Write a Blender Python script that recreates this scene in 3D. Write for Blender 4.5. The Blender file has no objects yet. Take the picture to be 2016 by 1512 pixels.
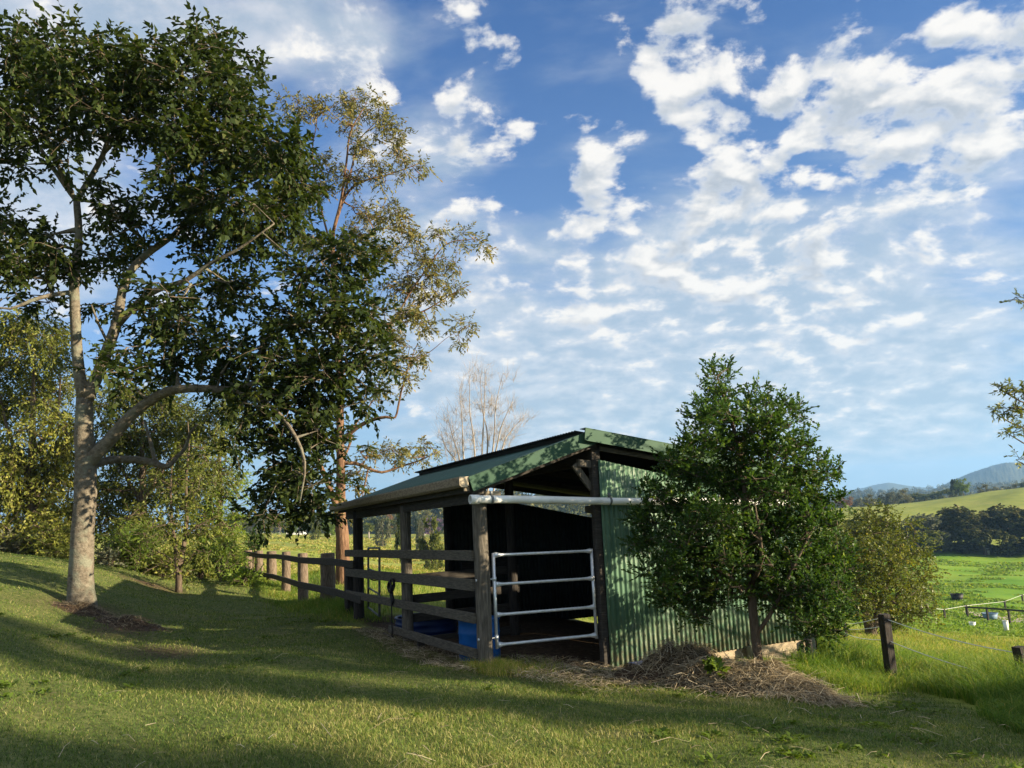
import bpy, math, random
import numpy as np
rng = np.random.default_rng(7)
random.seed(7)
scene = bpy.context.scene
COL = scene.collection
# ------------------------------------------------------------------ view geometry (eye at the origin, z up, looking along +y)
F = 1580.0; PITCH = math.radians(9.3); ROLL = math.radians(2.6)
fw = np.array([0, math.cos(PITCH), math.sin(PITCH)]); rt0 = np.array([1., 0, 0]); up0 = np.array([0, -math.sin(PITCH), math.cos(PITCH)])
RT = math.cos(ROLL)*rt0-math.sin(ROLL)*up0; UP = math.cos(ROLL)*up0+math.sin(ROLL)*rt0
def ray(u, v): return fw+RT*((u-1008)/F)-UP*((v-756)/F)
def P(u, v, D):
    d = ray(u, v); return d*(D/d[1])
# shed frame: A runs along the eave away from the eye, B along the gable wall to the right
aA = math.radians(26.25)
A = np.array([-math.sin(aA), math.cos(aA), 0]); B = np.array([A[1], -A[0], 0]); ZV = np.array([0, 0, 1.])
C0 = P(957, 1314, 10.0)
def sh(s, t, z): return C0+B*s+A*t+ZV*(z-0.0165*t)      # the whole shed follows the slight fall of the ground
# ------------------------------------------------------------------ terrain: thin plate spline in (bearing, log distance)
ctl = []
def cp(u, v, D): ctl.append(P(u, v, D))
def cw(th, r, z): ctl.append(np.array([r*math.sin(th), r*math.cos(th), z]))
for th in (-3.1416, -2.2, -1.2, -.6, 0, .6, 1.2, 2.2, 3.1416): cw(th, 1.0, -1.62)
for th, zs in ((-3.1416, (-1.4, -1, 0, 0, -4)), (3.1416, (-1.4, -1, 0, 0, -4)), (-2.2, (-1.2, -.4, .5, 0, -4)), (2.2, (-1.6, -1.9, -2.5, -5, -8)),
               (-1.2, (-1.1, 0, .8, 0, -4)), (1.2, (-1.9, -3.0, -5.5, -10, -10))):
    for r, z in zip((6, 15, 40, 120, 400), zs): cw(th, r, z)
for th in (-3.1416, -2.2, -1.2, -.6, -.3, 0, .3, .6, 1.2, 2.2, 3.1416):
    cw(th, 1200, -9); cw(th, 6000, -9)
cp(1008, 1512, 5.35); cp(0, 1500, 5.0); cp(500, 1500, 5.3); cp(1500, 1505, 5.5); cp(2010, 1490, 5.9)
ctl += [sh(0, 0, 0), sh(0, 2.9, .0), sh(0, 5.7, .15), sh(1.7, -.1, -.22), sh(1.8, 3, -.05), sh(1.8, 5.7, .0), sh(5.3, -.1, -.52), sh(5.4, 5.8, -.5), sh(3.4, -.25, -.38), sh(3.4, 4, -.2)]
cp(160, 1195, 13.0); cp(0, 1112, 15.5); cp(100, 1140, 14.5); cp(20, 1092, 24); cp(250, 1128, 20); cp(340, 1162, 19.5); cp(470, 1150, 22); cp(487, 1146, 28)
cp(597, 1192, 19.6); cp(645, 1190, 17.3); cp(680, 1130, 24); cp(250, 1300, 9.6); cp(600, 1300, 9.8)
cp(1497, 1350, 9.7); cp(1757, 1342, 12.0); cp(2010, 1370, 10.7); cp(1640, 1330, 11.6); cp(1900, 1400, 8.3); cp(1715, 1250, 35); cp(1640, 1275, 22)
cp(1850, 1222, 70); cp(1950, 1215, 86); cp(2010, 1240, 62); cp(1950, 1150, 130); cp(1900, 1092, 190); cp(1650, 1100, 190); cp(2050, 1090, 190)
cp(1750, 1012, 260); cp(2030, 990, 260); cp(1640, 1020, 260); cp(1750, 995, 330); cp(2030, 958, 330); cp(1640, 1003, 330)
for u, D, z in ((1640, 480, -12), (1850, 480, -10), (2040, 480, -8)):
    p = P(u, 900, D); p[2] = z; ctl.append(p)
cp(600, 1120, 60); cp(650, 1080, 150); cp(600, 1056, 320); cp(480, 1052, 300); cp(480, 1085, 120); cp(470, 1118, 50); cp(330, 1060, 200)
cp(800, 1078, 200); cp(800, 1060, 330); cp(760, 1146, 70); cp(850, 1122, 110); cp(1150, 1100, 120); cp(1150, 1060, 300); cp(1400, 1080, 250); cp(1400, 1180, 60); cp(1400, 1250, 28)
cp(0, 1075, 60); cp(0, 1065, 150); cp(0, 1062, 320)
ctl = np.array(ctl)
def lr(x, y):
    r = np.hypot(x, y)+1e-9
    return np.stack([np.arctan2(x, y)*3.0, np.log(r+.3)], -1)
CQ = lr(ctl[:, 0], ctl[:, 1])
def ker(d2): return np.where(d2 > 1e-12, .5*d2*np.log(np.maximum(d2, 1e-12)), 0)
n_ = len(CQ)
K = ker(((CQ[:, None]-CQ[None])**2).sum(-1))+np.eye(n_)*2e-3
PP = np.concatenate([np.ones((n_, 1)), CQ], 1)
M_ = np.block([[K, PP], [PP.T, np.zeros((3, 3))]])
# heights are solved as slopes (z over distance) so that the near lawn and the far hills carry the same weight
rc = np.hypot(ctl[:, 0], ctl[:, 1])+1.5
W_ = np.linalg.solve(M_, np.concatenate([ctl[:, 2]/rc, np.zeros(3)]))
def ground(x, y):
    x = np.atleast_1d(np.asarray(x, float)); y = np.atleast_1d(np.asarray(y, float)); out = np.empty(x.shape)
    for i in range(0, len(x), 40000):
        xs, ys = x[i:i+40000], y[i:i+40000]
        q = lr(xs, ys)
        k = ker(((q[:, None]-CQ[None])**2).sum(-1))
        r = np.hypot(xs, ys)
        z = (k@W_[:n_]+W_[n_]+q@W_[n_+1:])*(r+1.5)
        z += (.022*np.sin(xs*1.9+ys*.7)*np.sin(ys*1.3-xs*.4)+.012*np.sin(xs*4.1-ys*3.3)+.008*np.sin(xs*7.7+ys*6.1))*np.clip((r-2)/3, 0, 1)
        z += np.clip((r-25)/60, 0, 1)*(.25*np.sin(xs*.23+1)*np.sin(ys*.19)+.12*np.sin(xs*.61+ys*.33))
        out[i:i+40000] = z
    return out
def g1(x, y): return float(ground([x], [y])[0])
def hit(u, v, dmin=4.0, dmax=900):
    d = ray(u, v); d = d/d[1]
    Ds = np.geomspace(dmin, dmax, 500)
    pts = d[None]*Ds[:, None]
    h = pts[:, 2]-ground(pts[:, 0], pts[:, 1])
    i = np.argmax(h < 0) if (h < 0).any() else len(Ds)-1
    return pts[i]
def on_ground(u, D):
    "a point of the ground on the bearing of column u at distance D"
    v = 1100.0
    for _ in range(4):
        p = P(u, v, D); z = g1(p[0], p[1]); v += (p[2]-z)*F/D
    p[2] = z; return p
# ------------------------------------------------------------------ mesh builder
class MB:
    def __init__(s): s.v = []; s.f = []; s.n = 0; s.t = []
    def add(s, v, f, t=None):
        v = np.asarray(v, float); s.v.append(v); s.f += [tuple(int(i)+s.n for i in q) for q in f]; s.n += len(v)
        return s
    def frame(s, o, ax, ay, az, x0, x1, y0, y1, z0, z1):
        pts = [o+ax*x+ay*y+az*z for x in (x0, x1) for y in (y0, y1) for z in (z0, z1)]
        return s.add(pts, [(0, 1, 3, 2), (4, 6, 7, 5), (0, 4, 5, 1), (2, 3, 7, 6), (0, 2, 6, 4), (1, 5, 7, 3)])
    def bar(s, p, q, w, h, upv=ZV, bev=.006):
        "a squared timber from p to q, w across and h high, its long edges eased"
        p = np.array(p, float); q = np.array(q, float); d = q-p; L = np.linalg.norm(d); d = d/L
        side = np.cross(d, upv); side /= np.linalg.norm(side); u = np.cross(side, d)
        a, b = w/2, h/2; e = min(bev, a*.4, b*.4)
        prof = [(-a+e, -b), (a-e, -b), (a, -b+e), (a, b-e), (a-e, b), (-a+e, b), (-a, b-e), (-a, -b+e)]
        v = [p+side*x+u*y for x, y in prof]+[q+side*x+u*y for x, y in prof]
        f = [(i, (i+1) % 8, (i+1) % 8+8, i+8) for i in range(8)]+[tuple(range(7, -1, -1)), tuple(range(8, 16))]
        return s.add(v, f)
    def tube(s, pts, rad, n=8, cap=True, wob=0):
        pts = np.asarray(pts, float); rad = np.broadcast_to(rad, len(pts)).astype(float)
        tn = np.gradient(pts, axis=0); tn /= np.linalg.norm(tn, axis=1)[:, None]+1e-12
        ref = np.array([0, 0, 1.]) if abs(tn[0][2]) < .9 else np.array([1., 0, 0])
        x = np.cross(tn[0], ref); x /= np.linalg.norm(x); V = []
        an = np.arange(n)*2*np.pi/n
        for i in range(len(pts)):
            x = x-tn[i]*x.dot(tn[i]); x /= np.linalg.norm(x)+1e-12; y = np.cross(tn[i], x)
            r = rad[i]*(1+wob*np.sin(an*3+i*1.7)) if wob else rad[i]*np.ones(n)
            V.append(pts[i]+(np.cos(an)*r)[:, None]*x+(np.sin(an)*r)[:, None]*y)
        V = np.concatenate(V); f = []
        for i in range(len(pts)-1):
            for k in range(n):
                a, b = i*n+k, i*n+(k+1) % n
                f.append((a, b, b+n, a+n))
        if cap: f += [tuple(range(n-1, -1, -1)), tuple(range(len(pts)*n-n, len(pts)*n))]
        return s.add(V, f)
    def lathe(s, o, prof, n=20, ax=ZV):
        prof = [(max(r, .0005), z) for r, z in prof]
        ax = np.asarray(ax, float); ref = np.array([1., 0, 0]) if abs(ax[0]) < .9 else np.array([0, 1., 0])
        x = np.cross(ax, ref); x /= np.linalg.norm(x); y = np.cross(ax, x)
        V = [o+ax*z+x*(r*math.cos(k*2*math.pi/n))+y*(r*math.sin(k*2*math.pi/n)) for r, z in prof for k in range(n)]
        f = [(i*n+k, i*n+(k+1) % n, (i+1)*n+(k+1) % n, (i+1)*n+k) for i in range(len(prof)-1) for k in range(n)]
        return s.add(V, f)
    def grid(s, G):
        G = np.asarray(G, float); a, b = G.shape[:2]
        i = np.arange(a*b).reshape(a, b)
        f = np.stack([i[:-1, :-1], i[1:, :-1], i[1:, 1:], i[:-1, 1:]], -1).reshape(-1, 4)
        return s.add(G.reshape(-1, 3), f)
    def quads(s, V): # V (n,4,3)
        n = len(V); return s.add(np.asarray(V).reshape(-1, 3), np.arange(n*4).reshape(n, 4))
def origin_of(parent):
    o = np.zeros(3)
    while parent is not None:
        o += np.array(parent.location); parent = parent.parent
    return o
def mesh_obj(name, V, faces, mat, parent=None, smooth=True, attr=None, loc=None):
    me = bpy.data.meshes.new(name)
    base = origin_of(parent)+(np.zeros(3) if loc is None else np.asarray(loc))
    V = np.asarray(V, np.float32)-base.astype(np.float32)
    if isinstance(faces, np.ndarray):
        nf, k = faces.shape
        me.vertices.add(len(V)); me.vertices.foreach_set('co', V.ravel())
        me.loops.add(nf*k); me.loops.foreach_set('vertex_index', faces.ravel().astype(np.int32))
        me.polygons.add(nf); me.polygons.foreach_set('loop_start', np.arange(0, nf*k, k, dtype=np.int32))
        me.update(calc_edges=True); me.validate()
    else:
        me.from_pydata(V.tolist(), [], faces); me.update()
    if attr is not None:
        for an, av in attr.items():
            av = np.asarray(av, np.float32)
            if av.ndim == 2:
                at = me.attributes.new(an, 'FLOAT_COLOR', 'POINT'); at.data.foreach_set('color', av.ravel())
            else:
                at = me.attributes.new(an, 'FLOAT', 'POINT'); at.data.foreach_set('value', av)
    if smooth: me.polygons.foreach_set('use_smooth', np.ones(len(me.polygons), bool))
    if mat is not None: me.materials.append(mat)
    o = bpy.data.objects.new(name, me); COL.objects.link(o)
    if parent is not None: o.parent = parent
    if loc is not None: o.location = loc
    return o
def build(name, mb, mat, parent=None, smooth=False, loc=None):
    return mesh_obj(name, np.concatenate(mb.v), mb.f, mat, parent, smooth, None, loc)
def tag(o, label=None, cat=None, group=None, kind=None):
    if label: o['label'] = label
    if cat: o['category'] = cat
    if group: o['group'] = group
    if kind: o['kind'] = kind
    return o
def thing(name, label, cat, loc, group=None):
    o = bpy.data.objects.new(name, None); o.empty_display_size = .2; COL.objects.link(o); o.location = loc
    return tag(o, label, cat, group)
def copy_tree(o, parent=None):
    c = o.copy(); COL.objects.link(c); c.parent = parent
    for ch in [q for q in bpy.data.objects if q.parent == o]: copy_tree(ch, c)
    return c
# ------------------------------------------------------------------ materials
def newmat(name):
    m = bpy.data.materials.new(name); m.use_nodes = True
    nt = m.node_tree; b = nt.nodes['Principled BSDF']
    return m, nt, b
def N(nt, t, **kw):
    n = nt.nodes.new(t)
    for k, v in kw.items():
        if k in n.inputs: n.inputs[k].default_value = v
        else: setattr(n, k, v)
    return n
def L(nt, a, b): nt.links.new(a, b)
def ramp(nt, fac, stops):
    r = N(nt, 'ShaderNodeValToRGB'); e = r.color_ramp.elements
    e[0].position, e[0].color = stops[0][0], (*stops[0][1], 1); e[1].position, e[1].color = stops[-1][0], (*stops[-1][1], 1)
    for p, c in stops[1:-1]:
        x = e.new(p); x.color = (*c, 1)
    L(nt, fac, r.inputs[0]); return r.outputs[0]
def noise(nt, vec, scale, detail=4, rough=.55, dist=0):
    n = N(nt, 'ShaderNodeTexNoise', Scale=scale, Detail=detail, Roughness=rough, Distortion=dist)
    if vec is not None: L(nt, vec, n.inputs['Vector'])
    return n.outputs[0]
def coords(nt, scale=(1, 1, 1), rot=0.0):
    g = N(nt, 'ShaderNodeNewGeometry'); m = N(nt, 'ShaderNodeMapping'); L(nt, g.outputs['Position'], m.inputs[0])
    m.inputs['Scale'].default_value = scale; m.inputs['Rotation'].default_value = (0, 0, rot); return m.outputs[0]
def mixc(nt, fac, a, b, mode='MIX'):
    m = N(nt, 'ShaderNodeMix', data_type='RGBA', blend_type=mode)
    for sk, val in ((0, fac), (6, a), (7, b)):
        if hasattr(val, 'is_output'): L(nt, val, m.inputs[sk])
        elif sk == 0: m.inputs[0].default_value = val
        else: m.inputs[sk].default_value = (*val, 1)
    return m.outputs[2]
def bump(nt, b, h, strength=.4, dist=.01):
    n = N(nt, 'ShaderNodeBump', Strength=strength, Distance=dist); L(nt, h, n.inputs['Height']); L(nt, n.outputs[0], b.inputs['Normal'])
def m_noise(name, stops, scale=6, vs=(1, 1, 1), rough=.8, bs=.3, bd=.01, detail=6, metal=0, spec=.3, rot=0.0):
    m, nt, b = newmat(name); c = coords(nt, vs, rot)
    f = noise(nt, c, scale, detail, .6)
    L(nt, ramp(nt, f, stops), b.inputs['Base Color'])
    b.inputs['Roughness'].default_value = rough; b.inputs['Metallic'].default_value = metal; b.inputs['Specular IOR Level'].default_value = spec
    if bs: bump(nt, b, f, bs, bd)
    return m
def m_leaf(name, stops, trans=.35, rough=.5, spec=.35, tcol=(1.25, 1.2, .5)):
    m, nt, b = newmat(name)
    a = N(nt, 'ShaderNodeAttribute', attribute_name='tint')
    c = ramp(nt, a.outputs['Fac'], stops)
    L(nt, c, b.inputs['Base Color']); b.inputs['Roughness'].default_value = rough; b.inputs['Specular IOR Level'].default_value = spec
    t = N(nt, 'ShaderNodeBsdfTranslucent'); L(nt, mixc(nt, 1, c, tcol, 'MULTIPLY'), t.inputs[0])
    mx = N(nt, 'ShaderNodeMixShader'); mx.inputs[0].default_value = trans
    L(nt, b.outputs[0], mx.inputs[1]); L(nt, t.outputs[0], mx.inputs[2]); L(nt, mx.outputs[0], nt.nodes['Material Output'].inputs[0])
    return m
MT = {}
MT['post'] = m_noise('weathered_post_wood', [(.25, (.036, .031, .025)), (.5, (.105, .09, .07)), (.75, (.2, .172, .138))], 5, (9, 9, .9), .9, .6, .02)
MT['rail'] = m_noise('weathered_rail_wood', [(.25, (.036, .031, .025)), (.5, (.09, .077, .06)), (.75, (.16, .138, .108))], 5, (1.6, 1.6, 14), .9, .5, .015)
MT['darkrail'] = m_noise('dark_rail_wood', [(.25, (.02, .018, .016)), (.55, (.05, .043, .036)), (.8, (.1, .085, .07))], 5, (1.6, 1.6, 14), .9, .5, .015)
MT['log'] = m_noise('log_post_wood', [(.25, (.05, .036, .026)), (.5, (.15, .11, .078)), (.8, (.28, .22, .16))], 6, (7, 7, 1.4), .95, .8, .03)
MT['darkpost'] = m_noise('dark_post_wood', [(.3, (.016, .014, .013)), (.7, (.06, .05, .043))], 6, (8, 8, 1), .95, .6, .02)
MT['plank'] = m_noise('treated_plank', [(.25, (.22, .165, .105)), (.5, (.38, .3, .2)), (.8, (.5, .41, .29))], 4, (1.5, 1.5, 12), .85, .3, .008)
MT['treated'] = m_noise('treated_post', [(.3, (.1, .1, .07)), (.7, (.24, .23, .16))], 6, (9, 9, 1), .9, .4, .015)
MT['barge'] = m_noise('green_capping_paint', [(.3, (.028, .07, .042)), (.7, (.042, .095, .056))], 3, (1, 1, 1), .6, .05, .004, 4, 0, .2)
MT['gutter'] = m_noise('shaded_cream_gutter', [(.3, (.1, .075, .048)), (.5, (.2, .155, .1)), (.75, (.3, .24, .165))], 7, (2.5, 2.5, 6), .6, .1, .004)  # cream darkened to brown: the shade on the gutter is put into its colour
MT['cap'] = m_noise('cream_gutter_end', [(.3, (.42, .33, .22)), (.7, (.55, .45, .32))], 5, (1, 1, 1), .6, .1, .004)  # the same cream left light for the sunlit end
MT['galv'] = m_noise('galvanised_steel', [(.3, (.6, .62, .64)), (.7, (.82, .84, .86))], 14, (1, 1, 1), .4, .06, .003, 4, .55, .5)
MT['dullsteel'] = m_noise('dull_grey_steel', [(.3, (.12, .13, .13)), (.7, (.22, .23, .24))], 14, (1, 1, 1), .6, .1, .003, 4, .4)
MT['black'] = m_noise('black_rubber', [(.3, (.008, .008, .009)), (.7, (.022, .022, .024))], 20, (1, 1, 1), .6, .1, .003)
MT['blue'] = m_noise('blue_drum_plastic', [(.3, (.003, .07, .25)), (.7, (.006, .1, .34))], 4, (1, 1, 1), .4, .05, .003)
MT['darkblue'] = m_noise('navy_drum_plastic', [(.3, (.004, .016, .07)), (.7, (.01, .03, .12))], 4, (1, 1, 1), .45, .05, .003)
MT['palblue'] = m_noise('faded_blue_plastic', [(.3, (.1, .17, .26)), (.7, (.2, .28, .38))], 4, (1, 1, 1), .6, 0)
MT['white'] = m_noise('white_paint', [(.3, (.66, .66, .63)), (.7, (.8, .8, .78))], 3, (1, 1, 1), .6, 0)
MT['tape'] = m_noise('white_fence_tape', [(.3, (.7, .7, .66)), (.7, (.82, .82, .8))], 3, (1, 1, 1), .6, 0)
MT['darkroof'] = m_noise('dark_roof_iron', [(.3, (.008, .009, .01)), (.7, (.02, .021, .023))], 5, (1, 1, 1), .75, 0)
MT['shadeiron'] = m_noise('shade_darkened_iron', [(.3, (.012, .016, .013)), (.7, (.03, .036, .03))], 6, (1, 1, 1), .7, 0)  # inner walls near black, the interior shade put into their colour
MT['fluff'] = m_noise('insulation', [(.3, (.2, .16, .11)), (.7, (.42, .36, .28))], 30, (1, 1, 1), .95, .5, .02)
MT['wire'] = m_noise('rusty_wire', [(.3, (.22, .15, .08)), (.7, (.45, .36, .22))], 20, (1, 1, 1), .6, 0)
def m_pipe():
    m, nt, b = newmat('white_pvc'); c = coords(nt, (1, 1, 1))
    f = noise(nt, c, 3, 5); g = noise(nt, c, 30, 3)
    col = ramp(nt, f, [(.3, (.62, .61, .57)), (.6, (.86, .85, .81))])
    col = mixc(nt, ramp(nt, g, [(.68, (0, 0, 0)), (.78, (.35, .35, .35))]), col, (.3, .27, .22))
    L(nt, col, b.inputs['Base Color']); b.inputs['Roughness'].default_value = .38; return m
MT['pvc'] = m_pipe()
def m_corr():
    m, nt, b = newmat('green_corrugated_iron')
    c = coords(nt, (1, 1, 1)); cv = coords(nt, (14, 14, 1.1)); cs = coords(nt, (60, 60, 9))
    f = noise(nt, cv, 1.0, 5, .6)
    col = ramp(nt, f, [(.28, (.04, .1, .06)), (.5, (.075, .15, .09)), (.72, (.135, .22, .135))])
    # chalked and flaking paint: pale flecks in a band where stock rub against the sheets
    g = noise(nt, cs, 1.0, 4, .65); h = noise(nt, c, 1.3, 3)
    mx = N(nt, 'ShaderNodeMath', operation='MULTIPLY'); L(nt, ramp(nt, g, [(.53, (0, 0, 0)), (.61, (1, 1, 1))]), mx.inputs[0]); L(nt, ramp(nt, h, [(.4, (0, 0, 0)), (.6, (1, 1, 1))]), mx.inputs[1])
    col = mixc(nt, mx.outputs[0], col, (.36, .42, .33))
    r = noise(nt, c, 11, 4, .7)
    col = mixc(nt, ramp(nt, r, [(.7, (0, 0, 0)), (.76, (.8, .8, .8))]), col, (.12, .07, .035))
    # mud splashed up from the ground, and the darker line where one sheet laps the next
    sz_ = N(nt, 'ShaderNodeSeparateXYZ'); L(nt, c, sz_.inputs[0])
    mr = N(nt, 'ShaderNodeMapRange', clamp=True); L(nt, sz_.outputs[2], mr.inputs[0]); mr.inputs[1].default_value = -1.35; mr.inputs[2].default_value = -2.05
    mu = N(nt, 'ShaderNodeMath', operation='MULTIPLY'); L(nt, mr.outputs[0], mu.inputs[0]); L(nt, ramp(nt, r, [(.42, (0, 0, 0)), (.62, (.9, .9, .9))]), mu.inputs[1])
    col = mixc(nt, mu.outputs[0], col, (.2, .15, .095))
    dp = N(nt, 'ShaderNodeVectorMath', operation='DOT_PRODUCT'); L(nt, c, dp.inputs[0]); dp.inputs[1].default_value = tuple(B/.762)
    fr = N(nt, 'ShaderNodeMath', operation='FRACT'); L(nt, dp.outputs['Value'], fr.inputs[0])
    col = mixc(nt, ramp(nt, fr.outputs[0], [(.0, (.75, .75, .75)), (.012, (.6, .6, .6)), (.02, (0, 0, 0))]), col, (.02, .04, .025))
    L(nt, col, b.inputs['Base Color']); b.inputs['Roughness'].default_value = .55; b.inputs['Specular IOR Level'].default_value = .3
    bump(nt, b, g, .15, .003); return m
MT['corr'] = m_corr()
def m_roof():
    m, nt, b = newmat('green_roof_iron'); c = coords(nt, (1, 1, 1))
    f = noise(nt, c, 2.5, 5)
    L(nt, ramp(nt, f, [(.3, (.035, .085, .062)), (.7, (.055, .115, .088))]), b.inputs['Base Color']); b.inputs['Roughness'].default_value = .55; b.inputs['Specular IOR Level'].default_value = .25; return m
MT['roof'] = m_roof()
def m_ground():
    m, nt, b = newmat('grass_and_soil')
    a = N(nt, 'ShaderNodeAttribute', attribute_name='zone'); sp = N(nt, 'ShaderNodeSeparateColor'); L(nt, a.outputs['Color'], sp.inputs[0])
    c = coords(nt, (1, 1, 1))
    f1 = noise(nt, c, .9, 6, .65); f2 = noise(nt, c, 14, 6, .7); f3 = noise(nt, c, .05, 6, .62); f4 = noise(nt, c, .35, 5, .6)
    lawn = ramp(nt, f2, [(.3, (.045, .06, .018)), (.5, (.1, .12, .036)), (.72, (.18, .18, .065))])
    lawn = mixc(nt, ramp(nt, f1, [(.5, (0, 0, 0)), (.72, (.6, .6, .6))]), lawn, (.17, .15, .065))
    field = ramp(nt, f3, [(.3, (.19, .21, .035)), (.5, (.26, .28, .055)), (.7, (.35, .32, .09))])
    field = mixc(nt, ramp(nt, f4, [(.45, (0, 0, 0)), (.7, (.55, .55, .55))]), field, (.12, .18, .028))
    pad = ramp(nt, f3, [(.35, (.09, .21, .018)), (.5, (.16, .28, .025)), (.68, (.24, .32, .04))])
    pad = mixc(nt, ramp(nt, f4, [(.5, (0, 0, 0)), (.7, (.35, .35, .35))]), pad, (.07, .15, .02))
    dirt = ramp(nt, f2, [(.3, (.03, .02, .012)), (.5, (.075, .05, .03)), (.75, (.17, .125, .075))])
    col = mixc(nt, sp.outputs[2], field, pad); col = mixc(nt, sp.outputs[0], col, lawn); col = mixc(nt, sp.outputs[1], col, dirt)
    L(nt, col, b.inputs['Base Color']); b.inputs['Roughness'].default_value = .95; b.inputs['Specular IOR Level'].default_value = .1
    bump(nt, b, f2, .6, .03); return m
MT['ground'] = m_ground()
MT['soil'] = m_noise('brown_soil_mulch', [(.3, (.02, .012, .007)), (.5, (.06, .036, .02)), (.75, (.13, .085, .05))], 18, (1, 1, 1), .95, .9, .04)
MT['sand'] = m_noise('pale_arena_sand', [(.3, (.42, .33, .25)), (.7, (.55, .45, .36))], 2, (1, 1, 1), .95, 0)
MT['water'] = m_noise('dam_water', [(.3, (.05, .08, .1)), (.7, (.08, .1, .12))], 1, (1, 1, 1), .06, 0)
G3 = lambda a, b, c: [(0, a), (.5, b), (1, c)]
MT['blade'] = m_leaf('lawn_blade', [(0, (.036, .075, .016)), (.35, (.09, .15, .03)), (.7, (.18, .23, .05)), (.9, (.3, .29, .1)), (1, (.42, .37, .17))], .35, .7, .15, (1.3, 1.25, .6))
MT['tall'] = m_leaf('tall_grass_blade', [(0, (.06, .13, .018)), (.4, (.14, .23, .035)), (.7, (.25, .28, .055)), (.9, (.42, .33, .12)), (1, (.48, .4, .18))], .45, .6, .2, (1.3, 1.25, .6))
MT['straw'] = m_leaf('straw_strand', [(0, (.13, .095, .055)), (.4, (.33, .265, .17)), (.8, (.54, .45, .31)), (1, (.68, .6, .44))], .15, .7, .2, (1.2, 1.1, .7))
MT['leaf_dark'] = m_leaf('dark_glossy_leaf', [(0, (.017, .031, .008)), (.5, (.038, .06, .015)), (.85, (.08, .104, .025)), (1, (.155, .15, .035))], .38, .6, .2)
MT['leaf_gum'] = m_leaf('gum_leaf', [(0, (.08, .095, .03)), (.5, (.15, .155, .05)), (.85, (.23, .2, .06)), (1, (.32, .22, .085))], .35, .55, .3, (1.15, 1.05, .55))
MT['leaf_citrus'] = m_leaf('citrus_leaf', [(0, (.022, .056, .013)), (.5, (.044, .095, .017)), (.85, (.1, .165, .027)), (1, (.22, .27, .042))], .38, .5, .22)
MT['leaf_olive'] = m_leaf('olive_leaf', [(0, (.038, .056, .011)), (.5, (.105, .13, .023)), (.85, (.2, .215, .037)), (1, (.29, .28, .058))], .35, .55, .3)
MT['leaf_lime'] = m_leaf('lime_leaf', [(0, (.06, .1, .016)), (.5, (.13, .2, .028)), (1, (.25, .32, .05))], .45, .55, .25)
MT['leaf_gold'] = m_leaf('golden_green_leaf', [(0, (.055, .078, .014)), (.5, (.12, .148, .025)), (.85, (.2, .2, .036)), (1, (.29, .24, .045))], .35, .5, .35)
MT['leaf_grey'] = m_leaf('grey_green_leaf', [(0, (.07, .08, .05)), (.5, (.13, .14, .085)), (1, (.2, .2, .13))], .3, .6, .25, (1.1, 1.1, .8))
MT['leaf_purple'] = m_leaf('mauve_blossom', [(0, (.12, .08, .13)), (.5, (.2, .13, .2)), (1, (.3, .2, .29))], .3, .6, .2, (1.1, 1, 1.1))
MT['leaf_rust'] = m_leaf('rust_leaf', [(0, (.13, .07, .03)), (.5, (.25, .13, .06)), (1, (.34, .2, .1))], .3, .6, .2)
MT['leaf_wood'] = m_leaf('woodland_leaf', [(0, (.03, .04, .012)), (.4, (.065, .076, .022)), (.75, (.125, .12, .035)), (1, (.2, .165, .06))], .2, .6, .2)
MT['bark_grey'] = None
def m_bark(name, c0, c1, c2, vs=(1.2, 1.2, .5), sc=9, bs=.9, lichen=None):
    m, nt, b = newmat(name); c = coords(nt, vs)
    f = noise(nt, c, sc, 8, .68); g = noise(nt, coords(nt, (1, 1, 1)), 3.2, 4)
    col = ramp(nt, f, [(.28, c0), (.5, c1), (.72, c2)])
    if lichen: col = mixc(nt, ramp(nt, g, [(.52, (0, 0, 0)), (.64, (.7, .7, .7))]), col, lichen)
    L(nt, col, b.inputs['Base Color']); b.inputs['Roughness'].default_value = .92; b.inputs['Specular IOR Level'].default_value = .15
    bump(nt, b, f, bs, .03); return m
MT['bark_grey'] = m_bark('grey_mottled_bark', (.06, .05, .038), (.155, .13, .098), (.25, .22, .17), (1, 1, 1.3), 14, 1.0, (.19, .2, .15))
MT['bark_red'] = m_bark('red_brown_gum_bark', (.05, .03, .02), (.16, .09, .055), (.29, .18, .11), (2.2, 2.2, .5), 8, 1.0)
MT['bark_pale'] = m_bark('pale_bare_bark', (.17, .145, .13), (.31, .27, .245), (.45, .4, .37), (1, 1, .6), 6, .3)
MT['bark_brown'] = m_bark('brown_bark', (.04, .03, .022), (.1, .075, .052), (.18, .14, .1), (1.5, 1.5, .5), 9, .7)
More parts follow.
